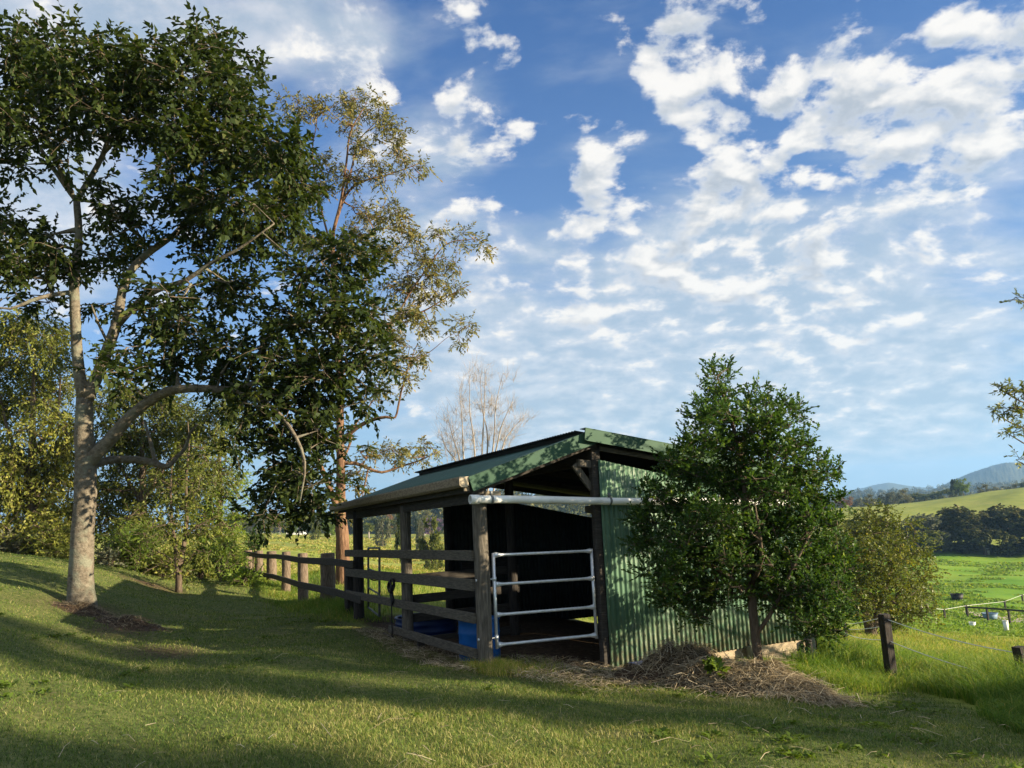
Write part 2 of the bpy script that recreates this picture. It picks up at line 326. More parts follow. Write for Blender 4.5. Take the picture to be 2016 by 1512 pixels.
# ------------------------------------------------------------------ trees
def catmull(pts, rad, step):
    pts = np.asarray(pts, float); rad = np.asarray(rad, float)
    p = np.concatenate([[2*pts[0]-pts[1]], pts, [2*pts[-1]-pts[-2]]]); o = []; ro = []
    for i in range(1, len(p)-2):
        m = max(2, int(np.linalg.norm(p[i+1]-p[i])/step))
        for k in range(m):
            t = k/m
            o.append(.5*((2*p[i])+(p[i+1]-p[i-1])*t+(2*p[i-1]-5*p[i]+4*p[i+1]-p[i+2])*t*t+(3*p[i]-p[i-1]-3*p[i+1]+p[i+2])*t**3))
            ro.append(rad[i-1]*(1-t)+rad[i]*t)
    o.append(pts[-1]); ro.append(rad[-1])
    return np.array(o), np.array(ro)
def unit(v): return v/(np.linalg.norm(v, axis=-1, keepdims=True)+1e-9)
def leaves(cent, axis, nrm, Ln, Wd, fold=.25, tip=.55):
    "folded four-cornered leaves: base, side, tip, side"
    axis = unit(axis); side = unit(np.cross(axis, nrm)); up = np.cross(side, axis)
    Ln = Ln[:, None]; Wd = Wd[:, None]
    b = cent-axis*Ln*.5; m = b+axis*Ln*tip*.85
    return np.stack([b, m-side*Wd*.5+up*Wd*fold, b+axis*Ln-up*Ln*.12, m+side*Wd*.5+up*Wd*fold], 1)
def leaf_obj(name, V, tint, mat, parent):
    n = len(V)
    return mesh_obj(name, V.reshape(-1, 3), np.arange(n*4).reshape(n, 4), mat, parent, False, {'tint': np.repeat(tint, 4)})
def make_crown(clumps, per, rc, Ln, Wd, droop, up_bias, seed, tint_mu=.45, flat=.7, fold=.25, radial=.6, spray=9, sp_len=1.25):
    "leaves set alternately along short sprays that spring from every clump; returns leaves, their tints and the spray twigs"
    r = np.random.default_rng(seed); n = len(clumps)
    ns = np.maximum(2, (per/spray*r.uniform(.55, 1.45, n)).astype(int)); ci = np.repeat(np.arange(n), ns); ms = len(ci)
    ball = unit(r.normal(size=(ms, 3))); o = ball*(r.random((ms, 1))**.6)*rc*.62; o[:, 2] *= flat
    sd = unit(ball*radial+r.normal(size=(ms, 3))*.4+np.array([0, 0, -droop*.6+.1])); sl = rc*sp_len*r.uniform(.6, 1.25, ms)
    k = np.maximum(3, (spray*r.uniform(.7, 1.3, ms)).astype(int)); si = np.repeat(np.arange(ms), k); m = len(si)
    first = np.cumsum(k)-k; q = np.arange(m)-first[si]; t = (q+r.uniform(.2, .9, m))/k[si]
    side = unit(np.cross(sd, np.array([0, 0, 1.])+r.normal(size=(ms, 3))*.35))
    def along(t_, s_): return clumps[ci[s_]]+o[s_]+sd[s_]*(t_*sl[s_])[:, None]+np.array([0, 0, -1.])*(max(0, droop)*.45*t_*t_*sl[s_])[:, None]
    sg = np.where(q % 2 == 0, 1., -1.)[:, None]
    L_ = Ln*r.uniform(.6, 1.3, m)*(1-.25*t)
    axis = unit(sd[si]*(.45+.5*t)[:, None]+side[si]*sg*.8*(1-.35*t)[:, None]+r.normal(size=(m, 3))*.22+np.array([0, 0, -droop*.55]))
    nrm = r.normal(size=(m, 3))*.38+np.array([0, 0, up_bias])
    V = leaves(along(t, si)+axis*L_[:, None]*.45, axis, nrm, L_, Wd*r.uniform(.7, 1.25, m), fold)
    ct = r.normal(0, .11, n); cs = r.normal(0, .08, ms)
    tint = np.clip(tint_mu+ct[ci[si]]+cs[si]+r.normal(0, .13, m)+.16*(t > .8), 0, 1)
    a_ = np.arange(ms); p0 = clumps[ci]; p1 = along(np.full(ms, .5), a_); p2 = along(np.ones(ms), a_)
    w = unit(np.cross(p2-p0, r.normal(size=(ms, 3))))*(Ln*.028+.0012)
    T = np.concatenate([np.stack([p0-w, p0+w, p1+w*.8, p1-w*.8], 1), np.stack([p1-w*.8, p1+w*.8, p2+w*.4, p2-w*.4], 1)])
    return V, tint, T
def branch_out(skel, skel_r, clumps, mb, seed, seg=.4, rmin=.007, k=.0085, jit=.07, sides=5, lift=.12):
    "join every clump of leaves to the limb nearest to it by a bent twig; twigs grow on twigs"
    r = np.random.default_rng(seed)
    nodes = list(skel); cap = list(skel_r); par = [-1]*len(skel)
    d = np.array([np.min(np.linalg.norm(skel-c, axis=1)) for c in clumps]); chains = []
    arr = np.zeros((len(skel)+len(clumps)*14, 3)); arr[:len(skel)] = skel; cnt = len(skel)
    for ci in np.argsort(d):
        c = clumps[ci]; dd = np.linalg.norm(arr[:cnt]-c, axis=1)+.25*np.maximum(0, arr[:cnt, 2]-c[2])
        a = int(np.argmin(dd)); p = arr[a]; Ld = np.linalg.norm(c-p); m = max(1, min(12, int(Ld/seg)))
        ch = [a]
        for q in range(1, m+1):
            t = q/m; x = p+(c-p)*t
            if q < m: x = x+r.normal(size=3)*jit*Ld*.5+ZV*lift*Ld*math.sin(t*math.pi)
            arr[cnt] = x; par.append(ch[-1]); cap.append(cap[a]*.8); ch.append(cnt); cnt += 1
        chains.append(ch)
    w = np.zeros(cnt)
    for ch in chains: w[ch[-1]] += 1
    for i in range(cnt-1, len(skel)-1, -1): w[par[i]] += w[i]
    for ch in chains:
        rr = [min(cap[i], rmin+k*w[i]**.62) for i in ch[1:]]
        rr = [min(rr[0]*1.15, cap[ch[0]])]+rr
        rr[-1] = min(rr[-1], rmin*.8)
        mb.tube(arr[ch], rr, sides, False)
def blob_clumps(blobs, seed, shell=.5):
    r = np.random.default_rng(seed); out = []
    for c, rad, n in blobs:
        q = unit(r.normal(size=(n, 3)))*(r.random((n, 1))**shell); out.append(np.asarray(c)+q*np.asarray(rad))
    return np.concatenate(out)
def limbs_mesh(limbs, mb, step=.18, sides=10, wob=.05):
    sk, sr = [], []
    for pts, rad in limbs:
        p, r = catmull(pts, rad, step); mb.tube(p, r, sides, True, wob); sk.append(p); sr.append(r)
    return np.concatenate(sk), np.concatenate(sr)
def pl(D, *q):
    "limb given as (u, v, extra distance, radius)"
    return [P(u, v, D+dd) for u, v, dd, r in q], [r for u, v, dd, r in q]
def pb(D, lst, depth, dens, seed, squash=1.0):
    "blobs of foliage given as (u, v, ru, rv); each gets its own distance and depth"
    r = np.random.default_rng(seed); o = []
    for q in lst:
        u, v, ru, rv = q[:4]; dd = q[4] if len(q) > 4 else r.uniform(-.5, .5)*depth
        k = D/F; dep = squash*.5*(ru+rv)*k+.25*depth
        o.append((P(u, v, D+dd), (ru*k, dep, rv*k), max(3, int(dens*ru*rv/1000))))
    return o
def full_tree(name, label, cat, base, limbs, blobs, leaf, leafmat, barkmat, seed, group=None, twig=(.4, .007, .0085), sides=10, shell=.5, wob=.05, skelfrom=0, lift=.12):
    t = thing(name, label, cat, base, group); mb = MB()
    sk, sr = limbs_mesh(limbs, mb, sides=sides, wob=wob)
    cl = blob_clumps(blobs, seed, shell)
    use = sk[:, 2] > base[2]+skelfrom
    branch_out(sk[use], sr[use], cl, mb, seed+1, twig[0], twig[1], twig[2], lift=lift)
    build('trunk', mb, barkmat, t, True)
    V, ti, tw = make_crown(cl, seed=seed+2, **leaf); leaf_obj('crown', V, ti, leafmat, t)
    if label != 'x': leaf_obj('twigs', tw, np.zeros(len(tw)), MT['bark_brown'], t)['kind'] = 'stuff'
    return t
# ------------------------------------------------------------------ ground sheet
thf = np.radians(np.concatenate([np.arange(-180, -48, 4), np.arange(-48, 48, .3), np.arange(48, 180.1, 4)]))
rads = np.concatenate([[.05], np.geomspace(.4, 4.5, 24), np.geomspace(4.6, 60, 330), np.geomspace(61, 5200, 170)])
TH, RR = np.meshgrid(thf, rads, indexing='ij'); GX, GY = RR*np.sin(TH), RR*np.cos(TH)
GZ = ground(GX.ravel(), GY.ravel()).reshape(GX.shape)
def st(x, y): # position in the shed frame
    dx, dy = x-C0[0], y-C0[1]; return dx*B[0]+dy*B[1], dx*A[0]+dy*A[1]
def sstep(a, b, x):
    t = np.clip((x-a)/(b-a), 0, 1); return t*t*(3-2*t)
# right edge of the mown path, as points on the ground
EDGE = np.array([hit(u, v)[:2] for u, v in ((1655, 1338), (1780, 1352), (1877, 1383), (2016, 1441), (2300, 1600))])
def below_edge(x, y):
    "positive on the mown side of the long grass by the right-hand fence"
    o = np.full(np.shape(x), 1e9)
    for p, q in zip(EDGE[:-1], EDGE[1:]):
        d = q-p; Ld = np.hypot(*d); nx, ny = -d[1]/Ld, d[0]/Ld
        o = np.minimum(o, -((x-p[0])*nx+(y-p[1])*ny))
    return o
def zones(x, y):
    s, t = st(x, y); nz = .35*np.sin(x*1.7+y*.9)+.25*np.sin(x*3.9-y*2.7)
    inside = sstep(-.25, .1, s)*sstep(5.5, 5.2, s)*sstep(-.5+.2*nz, .1, t)*sstep(6.2, 5.7, t)
    apron = np.exp(-(((s-1.2)/1.5)**2+((t+.6)/.55)**2))*.95
    left_strip = np.exp(-((s+.25)/.3)**2)*sstep(-.5, .3, t)*sstep(5.5, 4.2, t)*.8
    r = np.hypot(x, y)
    lawn = sstep(.15, -.5, s+.3*nz)*sstep(24, 20, t)
    front = sstep(.3, -.2, t)*sstep(-.2, .3, below_edge(x, y))
    lawn = np.maximum(lawn, front)*sstep(30, 24, r)
    tb = P(160, 1195, 13.0); p1 = hit(230, 1240); p2 = hit(330, 1290)
    dirt = np.maximum.reduce([inside, apron, left_strip])
    for p, a, b in ((tb, .55, .8), (p1, .5, .8), (p2, .6, .6)):
        dirt = np.maximum(dirt, np.exp(-(((x-p[0])/a)**2+((y-p[1])/b)**2))*(.8+.4*nz))
    p = hit(285, 1148); dirt = np.maximum(dirt, np.exp(-(((x-p[0])/.9)**2+((y-p[1])/.8)**2)))
    pad = sstep(40, 75, r)*sstep(.1, .35, np.arctan2(x, y))*sstep(235, 205, r)
    return np.stack([lawn, np.clip(dirt, 0, 1), pad, np.ones_like(x)], -1)
ZN = zones(GX.ravel(), GY.ravel())
nT, nR = GX.shape; ii = np.arange(nT*nR).reshape(nT, nR)
GF = np.stack([ii[:-1, :-1], ii[1:, :-1], ii[1:, 1:], ii[:-1, 1:]], -1).reshape(-1, 4)[:, ::-1]
gr = mesh_obj('ground', np.stack([GX, GY, GZ], -1).reshape(-1, 3), GF.copy(), MT['ground'], None, True, {'zone': ZN})
tag(gr, 'sloping grass paddock ground', None, None, 'structure')
# ------------------------------------------------------------------ shed
shed = thing('horse_shelter', 'open timber horse shelter with green corrugated iron wall and roof', 'shed', tuple(sh(2.6, 2.9, 0)))
def post(s, t, z0, z1, w=.17, mat='post', name='post', lab=None, lean=(0, 0), rnd=True):
    m = MB(); p = sh(s, t, z0); q = sh(s+lean[0], t+lean[1], z1)
    if rnd:
        n = 7; m.tube([p+(q-p)*i/n for i in range(n+1)], [w/2*(1.06-.1*i/n+.02*math.sin(i*2.1+s)) for i in range(n+1)], 12, True, .035)
    else: m.bar(p, q, w, w, A, .012)
    o = build(name, m, MT[mat], shed, rnd)
    if lab: o['label'] = lab
    return o
post(0, 0, -.35, 2.17, .185, lab='thick weathered grey corner post beside the gate', lean=(-.01, 0))
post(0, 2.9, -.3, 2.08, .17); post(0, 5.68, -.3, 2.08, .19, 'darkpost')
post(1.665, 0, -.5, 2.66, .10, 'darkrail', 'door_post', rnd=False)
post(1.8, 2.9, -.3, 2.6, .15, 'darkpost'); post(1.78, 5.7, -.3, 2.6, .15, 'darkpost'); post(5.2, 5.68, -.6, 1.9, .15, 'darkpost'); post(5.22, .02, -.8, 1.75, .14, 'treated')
def timber(name, a, b, w, h, mat, upv=ZV, lab=None):
    m = MB(); m.bar(sh(*a), sh(*b), w, h, upv); o = build(name, m, MT[mat], shed)
    if lab: o['label'] = lab
    return o
for z, t0, t1, hh in ((1.315, .02, 6.15, .125), (.965, .02, 6.15, .14), (.575, .02, 6.1, .12), (.165, .02, 3.45, .115)):
    timber('side_rail', (-.115, t0, z), (-.115, t1, z), .045, hh, 'rail')
timber('ground_board', (-.12, 3.3, .0), (-.12, 5.9, .02), .05, .14, 'darkrail')
timber('stub_stake', (-.06, 2.15, -.3), (-.06, 2.15, .14), .1, .06, 'darkrail', A)
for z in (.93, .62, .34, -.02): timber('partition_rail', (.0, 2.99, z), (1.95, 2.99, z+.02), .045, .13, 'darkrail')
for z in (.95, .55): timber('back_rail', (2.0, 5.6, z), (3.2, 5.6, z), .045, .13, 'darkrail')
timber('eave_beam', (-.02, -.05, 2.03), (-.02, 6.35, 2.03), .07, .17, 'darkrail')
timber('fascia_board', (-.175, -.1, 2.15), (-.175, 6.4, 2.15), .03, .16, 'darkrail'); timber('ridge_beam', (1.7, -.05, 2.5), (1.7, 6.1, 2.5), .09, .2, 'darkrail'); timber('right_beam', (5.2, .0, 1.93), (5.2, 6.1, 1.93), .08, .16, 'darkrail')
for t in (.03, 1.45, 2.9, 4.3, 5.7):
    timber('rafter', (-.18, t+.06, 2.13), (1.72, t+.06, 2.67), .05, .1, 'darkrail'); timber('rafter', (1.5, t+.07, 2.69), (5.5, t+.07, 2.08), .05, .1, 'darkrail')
timber('noggin', (1.42, .0, 2.42), (1.615, .0, 2.4), .06, .1, 'post'); timber('brace', (1.38, .02, 2.4), (1.63, .02, 2.08), .045, .09, 'post')
timber('packing_block', (.06, -.02, 2.055), (.26, -.03, 2.05), .07, .06, 'plank')
timber('soffit_batten', (1.75, -.06, 2.6), (5.45, -.06, 2.03), .045, .06, 'rail')
def corr_sheet(name, p0, du, dv, Lu, vlo, vhi, mat, nrm, pitch=.076, amp=.0105, per=8, ph=0., gap=None):
    "corrugated sheet: waves run along du; vlo, vhi give its two edges along dv as functions of u"
    n = int(Lu/pitch*per)+1; u = np.linspace(0, Lu, n); w = amp*np.sin(2*np.pi*u/pitch+ph)
    rows = []
    for k in np.linspace(0, 1, 4):
        v = np.array([vlo(x)*(1-k)+vhi(x)*k for x in u]); rows.append(p0+du*u[:, None]+dv*v[:, None]+nrm*w[:, None])
    m = MB(); m.grid(np.stack(rows, 0)); o = build(name, m, mat, shed, True)
    s = o.modifiers.new('thick', 'SOLIDIFY'); s.thickness = .002; s.offset = 0; return o
nrmG = -A
gab_top = lambda s: 2.46-.205*(s-1.68)
corr_sheet('front_wall', sh(1.70, -.075, 0), B, ZV, 3.5, lambda u: -.2+.004*u, lambda u: gab_top(1.7+u), MT['corr'], nrmG)
corr_sheet('back_wall', sh(1.75, 5.80, 0), B, ZV, 3.5, lambda u: -.3, lambda u: gab_top(1.75+u), MT['shadeiron'], nrmG)
corr_sheet('right_wall', sh(5.28, -.06, 0), A-ZV*.0165, ZV, 5.85, lambda u: -.6, lambda u: 2.14, MT['shadeiron'], B)
# roofs: the left one rises from the gutter, the right one laps over it at the ridge and falls away
dl = unit(B*1.0+ZV*.325); nl = unit(np.cross(A, dl)); nl = nl if nl[2] > 0 else -nl
corr_sheet('left_roof', sh(-.27, -.12, 2.192), A-ZV*.0165, dl, 6.5, lambda u: 0, lambda u: 1.9, MT['roof'], nl)
dr = unit(B*1.0-ZV*.158); nr = unit(np.cross(dr, A)); nr = nr if nr[2] > 0 else -nr
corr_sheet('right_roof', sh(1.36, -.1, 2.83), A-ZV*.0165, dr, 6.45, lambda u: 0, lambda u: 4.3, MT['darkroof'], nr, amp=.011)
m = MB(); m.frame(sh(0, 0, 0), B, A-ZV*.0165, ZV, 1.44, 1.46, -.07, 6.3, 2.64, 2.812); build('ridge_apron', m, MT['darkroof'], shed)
def barge(name, s0, z0, s1, z1, h, t, lab):
    d = unit(B*(s1-s0)+ZV*(z1-z0)); Ld = math.hypot(s1-s0, z1-z0); n = unit(np.cross(A, d)); n = n if n[2] > 0 else -n
    m = MB(); o = sh(s0, t, z0)
    m.frame(o, d, A, n, 0, Ld, -.018, 0.002, -h, .004)
    m.frame(o, d, A, n, 0, Ld, -.02, .13, .0055, .014)
    m.frame(o, d, A, n, 0, Ld, -.026, -.0195, -h-.006, -h+.016)
    b = build(name, m, MT['barge'], shed); b['label'] = lab; return b
barge('barge_capping', -.2, 2.243, 1.63, 2.838, .165, -.14, 'dark green barge capping on the left roof edge')
barge('barge_capping', 1.45, 2.848, 5.6, 2.19, .15, -.20, 'green barge capping on the right roof edge, sunlit')
timber('barge_board', (-.15, -.09, 2.07), (1.66, -.09, 2.655), .03, .06, 'darkrail')
# gutter
prof = [(0, .0), (0, -.105), (-.02, -.125), (-.095, -.125), (-.12, -.1), (-.12, -.02), (-.112, -.0)]
g0, g1_ = -.13, 6.55
m = MB(); rows = []
for t in np.linspace(g0, g1_, 30): rows.append([sh(-.2+a, t, 2.262+b-.0035*t) for a, b in prof])
m.grid(rows); gt = build('gutter', m, MT['gutter'], shed); sd = gt.modifiers.new('thick', 'SOLIDIFY'); sd.thickness = .004
m = MB(); m.add([sh(-.2+a, g0-.004, 2.262+b) for a, b in prof], [tuple(range(len(prof)))]); m.add([sh(-.2+a, g0-.012, 2.262+b) for a, b in prof], [tuple(range(len(prof)))[::-1]])
k_ = len(prof); m.f += [(i, (i+1) % k_, (i+1) % k_+k_, i+k_) for i in range(k_)]
build('end_cap', m, MT['cap'], gt)
m = MB(); m.frame(sh(-.25, g0+.02, 2.09), B, A, ZV, 0, .07, 0, .03, 0, .05); build('gutter_bracket', m, MT['gutter'], gt)
# base boards and stumps under the wall
for z, s0, s1 in ((-.265, 1.72, 5.3), (-.395, 3.0, 5.3), (-.53, 3.6, 5.3), (-.66, 4.2, 5.3)):
    timber('base_board', (s0, -.02, z), (s1, -.02, z), .04, .125, 'plank')
timber('base_board', (5.3, -.02, -.3), (5.3, 2.5, -.34), .04, .2, 'plank')
post(3.98, -.14, -.85, -.17, .165, 'treated', 'stump', 'short round treated stump against the base boards')
post(5.06, -.12, -1.0, -.2, .10, 'darkpost', 'stump')
# ------------------------------------------------------------------ front gate, pipe, drums and small things round the shed
gate = thing('farm_gate', 'galvanised four-rail tube gate standing in the dark shelter doorway', 'gate', tuple(sh(.14, -.02, .2)))
gt_ = -.02
def gp(s, z): return sh(s, gt_+.02*s, z-.022*(s-.14))
for s, nm in ((.145, 'hinge_stile'), (1.565, 'latch_stile')):
    m = MB(); m.tube([gp(s, .2), gp(s, 1.33)], .0205, 12); build(nm, m, MT['galv'], gate, True)
for z in (1.305, .955, .595, .245):
    m = MB(); a, b = gp(.16, z), gp(1.55, z); d = (b-a)
    m.tube([a, a+d*.012, a+d*.05, a+d*.09, b-d*.09, b-d*.05, b-d*.012, b], [.036, .034, .022, .0185, .0185, .022, .034, .036], 12); build('gate_rail', m, MT['galv'], gate, True)
for z in (1.02, .33):
    m = MB(); m.tube([gp(.0, z), gp(.145, z)], .009, 8); m.lathe(gp(.145, z-.02), [(0, 0), (.027, 0), (.027, .045), (0, .045)], 12)
    m.lathe(sh(-.1, gt_, z), [(0, -.0), (.016, 0), (.016, .02), (0, .02)], 8, B); build('hinge', m, MT['galv'], gate, True)
pipe = thing('drain_pipe', 'long white plastic pipe strapped across the shelter doorway and wall', 'pipe', tuple(sh(-.17, -.16, 1.98)))
m = MB(); pt = [sh(-.19+x, -.155-.005*math.sin(x), 1.985-.041*x+.006*math.sin(x*2.2)) for x in np.linspace(0, 5.2, 28)]
m.tube(pt, .048, 20, False); m.tube(pt[::-1], .042, 20, False)
V0 = np.concatenate(m.v); n_r = 20
m.f += [(i, (i+1) % n_r, 28*n_r+27*n_r+(-(i+1)) % n_r, 28*n_r+27*n_r+(-i) % n_r) for i in range(0)]
pb_ = build('pipe_body', m, MT['pvc'], pipe, True)
m = MB(); m.lathe(pt[0], [(.045, 0), (.045, -.004), (.057, -.004), (.057, .11), (.051, .115)], 20, unit(pt[1]-pt[0])); build('pipe_socket', m, MT['pvc'], pipe, True)
for s in (.07, 1.77, 3.6):
    m = MB(); c = sh(s, -.157, 1.985-.041*(s+.19)); m.lathe(c, [(.052, 0), (.056, 0), (.056, .03), (.052, .03)], 20, B); m.frame(c+ZV*.06, B, A, ZV, 0, .03, -.01, .01, -.005, .045)
    m.tube([c+A*.05, c+A*.15], .008, 6); build('strap', m, MT['dullsteel'], pipe, True)
def drum(s, t, z, r, h, mat, label):
    o = thing('plastic_drum', label, 'drum', tuple(sh(s, t, z)))
    m = MB(); m.lathe(sh(s, t, z), [(r*.2, 0), (r*.95, .0), (r, .03), (r, h*.3), (r*1.025, h*.34), (r, h*.38), (r, h*.66), (r*1.025, h*.7), (r, h*.74), (r*.99, h-.02), (r*1.02, h), (r*.96, h), (r*.94, h-.05), (r*.9, .05), (.01, .04)], 32)
    build('drum_body', m, MT[mat], o, True)
    m = MB(); m.lathe(sh(s, t, z+h-.015), [(r*1.0, 0), (r*1.03, 0), (r*1.04, .012), (r*1.03, .024), (r*.98, .022)], 32); build('rim', m, MT[mat], o, True); return o
drum(.235, .72, -.06, .265, .55, 'blue', 'bright blue cut-down plastic drum behind the bottom rail')
drum(.6, 3.75, -.03, .5, .3, 'darkblue', 'dark navy round tub in the shade behind the middle post')
# halter and rope on the middle post
hl = thing('halter', 'black halter and rope hanging from the rail at the middle post', 'halter', tuple(sh(-.16, 3.05, .9)))
m = MB(); hb = sh(-.16, 3.1, .93)
for k, (rr, dz, w) in enumerate(((.09, 0, .0), (.11, -.03, .03), (.07, .02, -.03), (.1, -.05, .05))):
    m.tube([hb+A*(math.cos(a)*rr+w)+ZV*(dz-.06+math.sin(a)*rr*.8)-B*.012*k for a in np.linspace(0, 6.28, 15)], .014, 6)
m.tube([hb+A*.06+ZV*(-.1-.07*i)+A*.035*math.sin(i*1.5) for i in range(5)], [.02, .034, .03, .034, .014], 7); build('noseband', m, MT['black'], hl, True)
m = MB(); m.tube([hb+A*(.09+.004*math.sin(i*2.))+ZV*(-.32-.085*i) for i in range(9)], .0105, 6); build('lead_rope', m, MT['black'], hl, True)
# steel panel swung inside the shelter
pan = thing('steel_panel_gate', 'thin grey steel panel gate behind the far side rails', 'gate', tuple(P(726, 1195, 15.3)))
e1 = [P(725, v, 15.3) for v in (1079, 1120, 1157, 1196)]; e2 = [P(747, v, 14.2) for v in (1079, 1128, 1170, 1213)]
for e, x in ((e1, .019), (e2, .021)):
    m = MB(); m.tube([e[0], e[3]], x, 10); build('upright', m, MT['dullsteel'], pan, True)
for a, b in zip(e1, e2):
    m = MB(); m.tube([a, b], .016, 8); build('panel_rail', m, MT['dullsteel'], pan, True)
m = MB(); c = P(738, 1137, 14.7); m.tube([c+RT*.09*math.cos(a)+ZV*.05*math.sin(a) for a in np.linspace(-3.4, .6, 12)], .012, 6); build('chain_loop', m, MT['black'], pan, True)
# feed tray and wire mesh at the foot of the wall
tr = thing('feed_tray', 'small dark blue plastic tray at the foot of the green wall', 'tray', tuple(sh(2.2, -.2, -.2)))
m = MB(); o = sh(1.97, -.3, -.215)
for a, b, c, d, e, f in ((0, .46, 0, .2, 0, .01), (0, .46, 0, .012, .01, .05), (0, .46, .188, .2, .01, .05), (0, .012, .012, .188, .01, .05), (.448, .46, .012, .188, .01, .05)): m.frame(o, B, A, ZV, a, b, c, d, e, f)
build('tray_body', m, MT['darkblue'], tr)
m = MB(); m.frame(o, B, A, ZV, -.012, .472, -.012, 0, .04, .052); m.frame(o, B, A, ZV, -.012, .472, .2, .212, .04, .052); build('tray_rim', m, MT['darkblue'], tr)
ws = thing('wire_mesh_roll', 'rusty wire mesh sheet lying under the blue tray by the wall', 'wire mesh', tuple(sh(2.3, -.25, -.4)))
m = MB()
def wp(a, b): return sh(1.86+a*.95, -.16-.2*b-.05*math.sin(a*4), -.235-.25*b+.03*math.sin(a*5+b))
for a in np.linspace(0, 1, 26): m.tube([wp(a, b) for b in np.linspace(0, 1, 6)], .0032, 4, False)
for b in np.linspace(0, 1, 12): m.tube([wp(a, b) for a in np.linspace(0, 1, 12)], .0032, 4, False)
build('mesh_wires', m, MT['wire'], ws)
m = MB(); m.tube([wp(a, 1.0) for a in np.linspace(0, 1, 12)], .006, 5); build('edge_wire', m, MT['wire'], ws)
# ------------------------------------------------------------------ round timber fence running on from the shelter
fence = thing('post_and_rail_fence', 'two-rail timber fence of thick round posts leading away from the shelter', 'fence', tuple(sh(0, 6.4, .1)))
def side(u, v, s0=-.1):
    p0 = sh(s0, 0, 0); d = ray(u, v); return d*(p0.dot(B)/d.dot(B))
for u, vt, w, mat, rnd in ((690, 1104, .21, 'darkpost', False), (645, 1090, .27, 'log', True), (597, 1090, .215, 'log', True), (563, 1087, .2, 'log', True), (535, 1086, .25, 'log', True), (510, 1085, .22, 'log', True), (488, 1084, .25, 'log', True)):
    q = side(u, vt, .04); zb = g1(q[0], q[1])-.3; p = np.array([q[0], q[1], zb]); m = MB()
    if rnd:
        lean = rng.normal(0, .015, 3); lean[2] = 0
        pts_ = [p+(q-p)*k/6+lean*(k/6) for k in range(7)]; pts_.append(pts_[-1]+ZV*.012)
        m.tube(pts_, [w*.57*(1.06-.015*k+.02*math.sin(k*2+u)) for k in range(7)]+[w*.5], 14, True, .03)
    else: m.bar(p, q, w, w, A, .015)
    build('post', m, MT[mat], fence, rnd)
for (u0, v0), (u1, v1), hh in (((697, 1112), (478, 1090), .13), ((712, 1181), (468, 1118), .13)):
    a, b = side(u0, v0, -.12), side(u1, v1, -.12); m = MB(); r_ = np.random.default_rng(int(v0)); k = 9
    pts_ = [a+(b-a)*i/k+ZV*(.018*math.sin(i*1.7+v0)) for i in range(k+1)]
    for i in range(k): m.bar(pts_[i]-(pts_[i+1]-pts_[i])*.004, pts_[i+1], .05, hh*(1+.08*math.sin(i)), ZV)
    build('rail', m, MT['darkrail'], fence)
m = MB(); c = side(516, 1117, -.06); m.bar(c-ZV*.12, c+ZV*.08, .05, .09); build('tape_insulator', m, MT['leaf_rust'], fence)
# ------------------------------------------------------------------ straw and mulch heap under the citrus tree
hp = thing('straw_heap', 'heap of old straw and mulch round the small citrus trunk', 'straw heap', tuple(on_ground(1450, 9.6)))
hu = [(1345, 10.0, .44, .62, .34), (1312, 10.05, .2, .34, .26), (1420, 9.6, .28, .6, .42), (1500, 9.2, .3, .55, .42), (1555, 8.95, .2, .42, .36), (1390, 9.9, .16, .4, .2), (1460, 9.3, .1, .3, .2), (1590, 8.95, .06, .25, .25)]
hc = [(on_ground(u, D), h, a, b) for u, D, h, a, b in hu]
def heap(x, y):
    z = np.zeros_like(x)
    for c, h, a, b in hc:
        q = ((x-c[0])/a)**2+((y-c[1])/b)**2; z = np.maximum(z, h*np.exp(-q*.9))+.25*h*np.exp(-q)*0
    z = .95*z*(1+.16*np.sin(x*9+y*4)*np.sin(y*11-x*3)+.1*np.sin(x*23-y*17))-.05
    return z
hx, hy = np.meshgrid(np.linspace(.9, 5.2, 130), np.linspace(8.0, 11.0, 90), indexing='ij')
hz = ground(hx.ravel(), hy.ravel()).reshape(hx.shape)+heap(hx, hy)
hm = MB(); hm.grid(np.stack([hx, hy, hz], -1)[:, ::-1]); build('mulch', hm, MT['soil'], hp, True)
def strands(n, xs, ys, zs, Ln, Wd, seed, up=.15, curve=.15):
    "thin straw strips, each of two bent quads"
    r = np.random.default_rng(seed); a = r.uniform(0, 2*np.pi, n)
    d = np.stack([np.cos(a), np.sin(a), r.normal(.0, up, n)], -1); s = np.stack([-np.sin(a), np.cos(a), r.normal(0, .4, n)], -1); s = unit(s)
    L_ = Ln*r.lognormal(0, .45, n)[:, None]; W = (Wd*r.uniform(.6, 1.4, n))[:, None]; c = np.stack([xs, ys, zs], -1)
    p0 = c-d*L_*.5; p1 = c+ZV*(L_*curve*r.uniform(0, 1, (n, 1))); p2 = c+d*L_*.5
    V = np.stack([p0-s*W, p0+s*W, p1+s*W, p1-s*W, p2+s*W*.7, p2-s*W*.7], 1)
    f = np.array([[0, 1, 2, 3], [3, 2, 4, 5]]); F_ = (np.arange(n)[:, None, None]*6+f).reshape(-1, 4)
    return V.reshape(-1, 3), F_, np.repeat(np.clip(r.beta(2, 2.4, n), 0, 1), 6)
r_ = np.random.default_rng(5); sx, sy = [], []
for (c, h, a, b), w in zip(hc, (900, 450, 1900, 3000, 2600, 350, 900, 700)):
    sx.append(c[0]+r_.normal(0, a*.62, w)); sy.append(c[1]-.12+r_.normal(0, b*.62, w))
sx = np.concatenate(sx); sy = np.concatenate(sy); sz = ground(sx, sy)+np.maximum(heap(sx, sy), 0)+r_.uniform(0, .035, len(sx))
V, F_, T = strands(len(sx), sx, sy, sz, .17, .0028, 8, .25, .2)
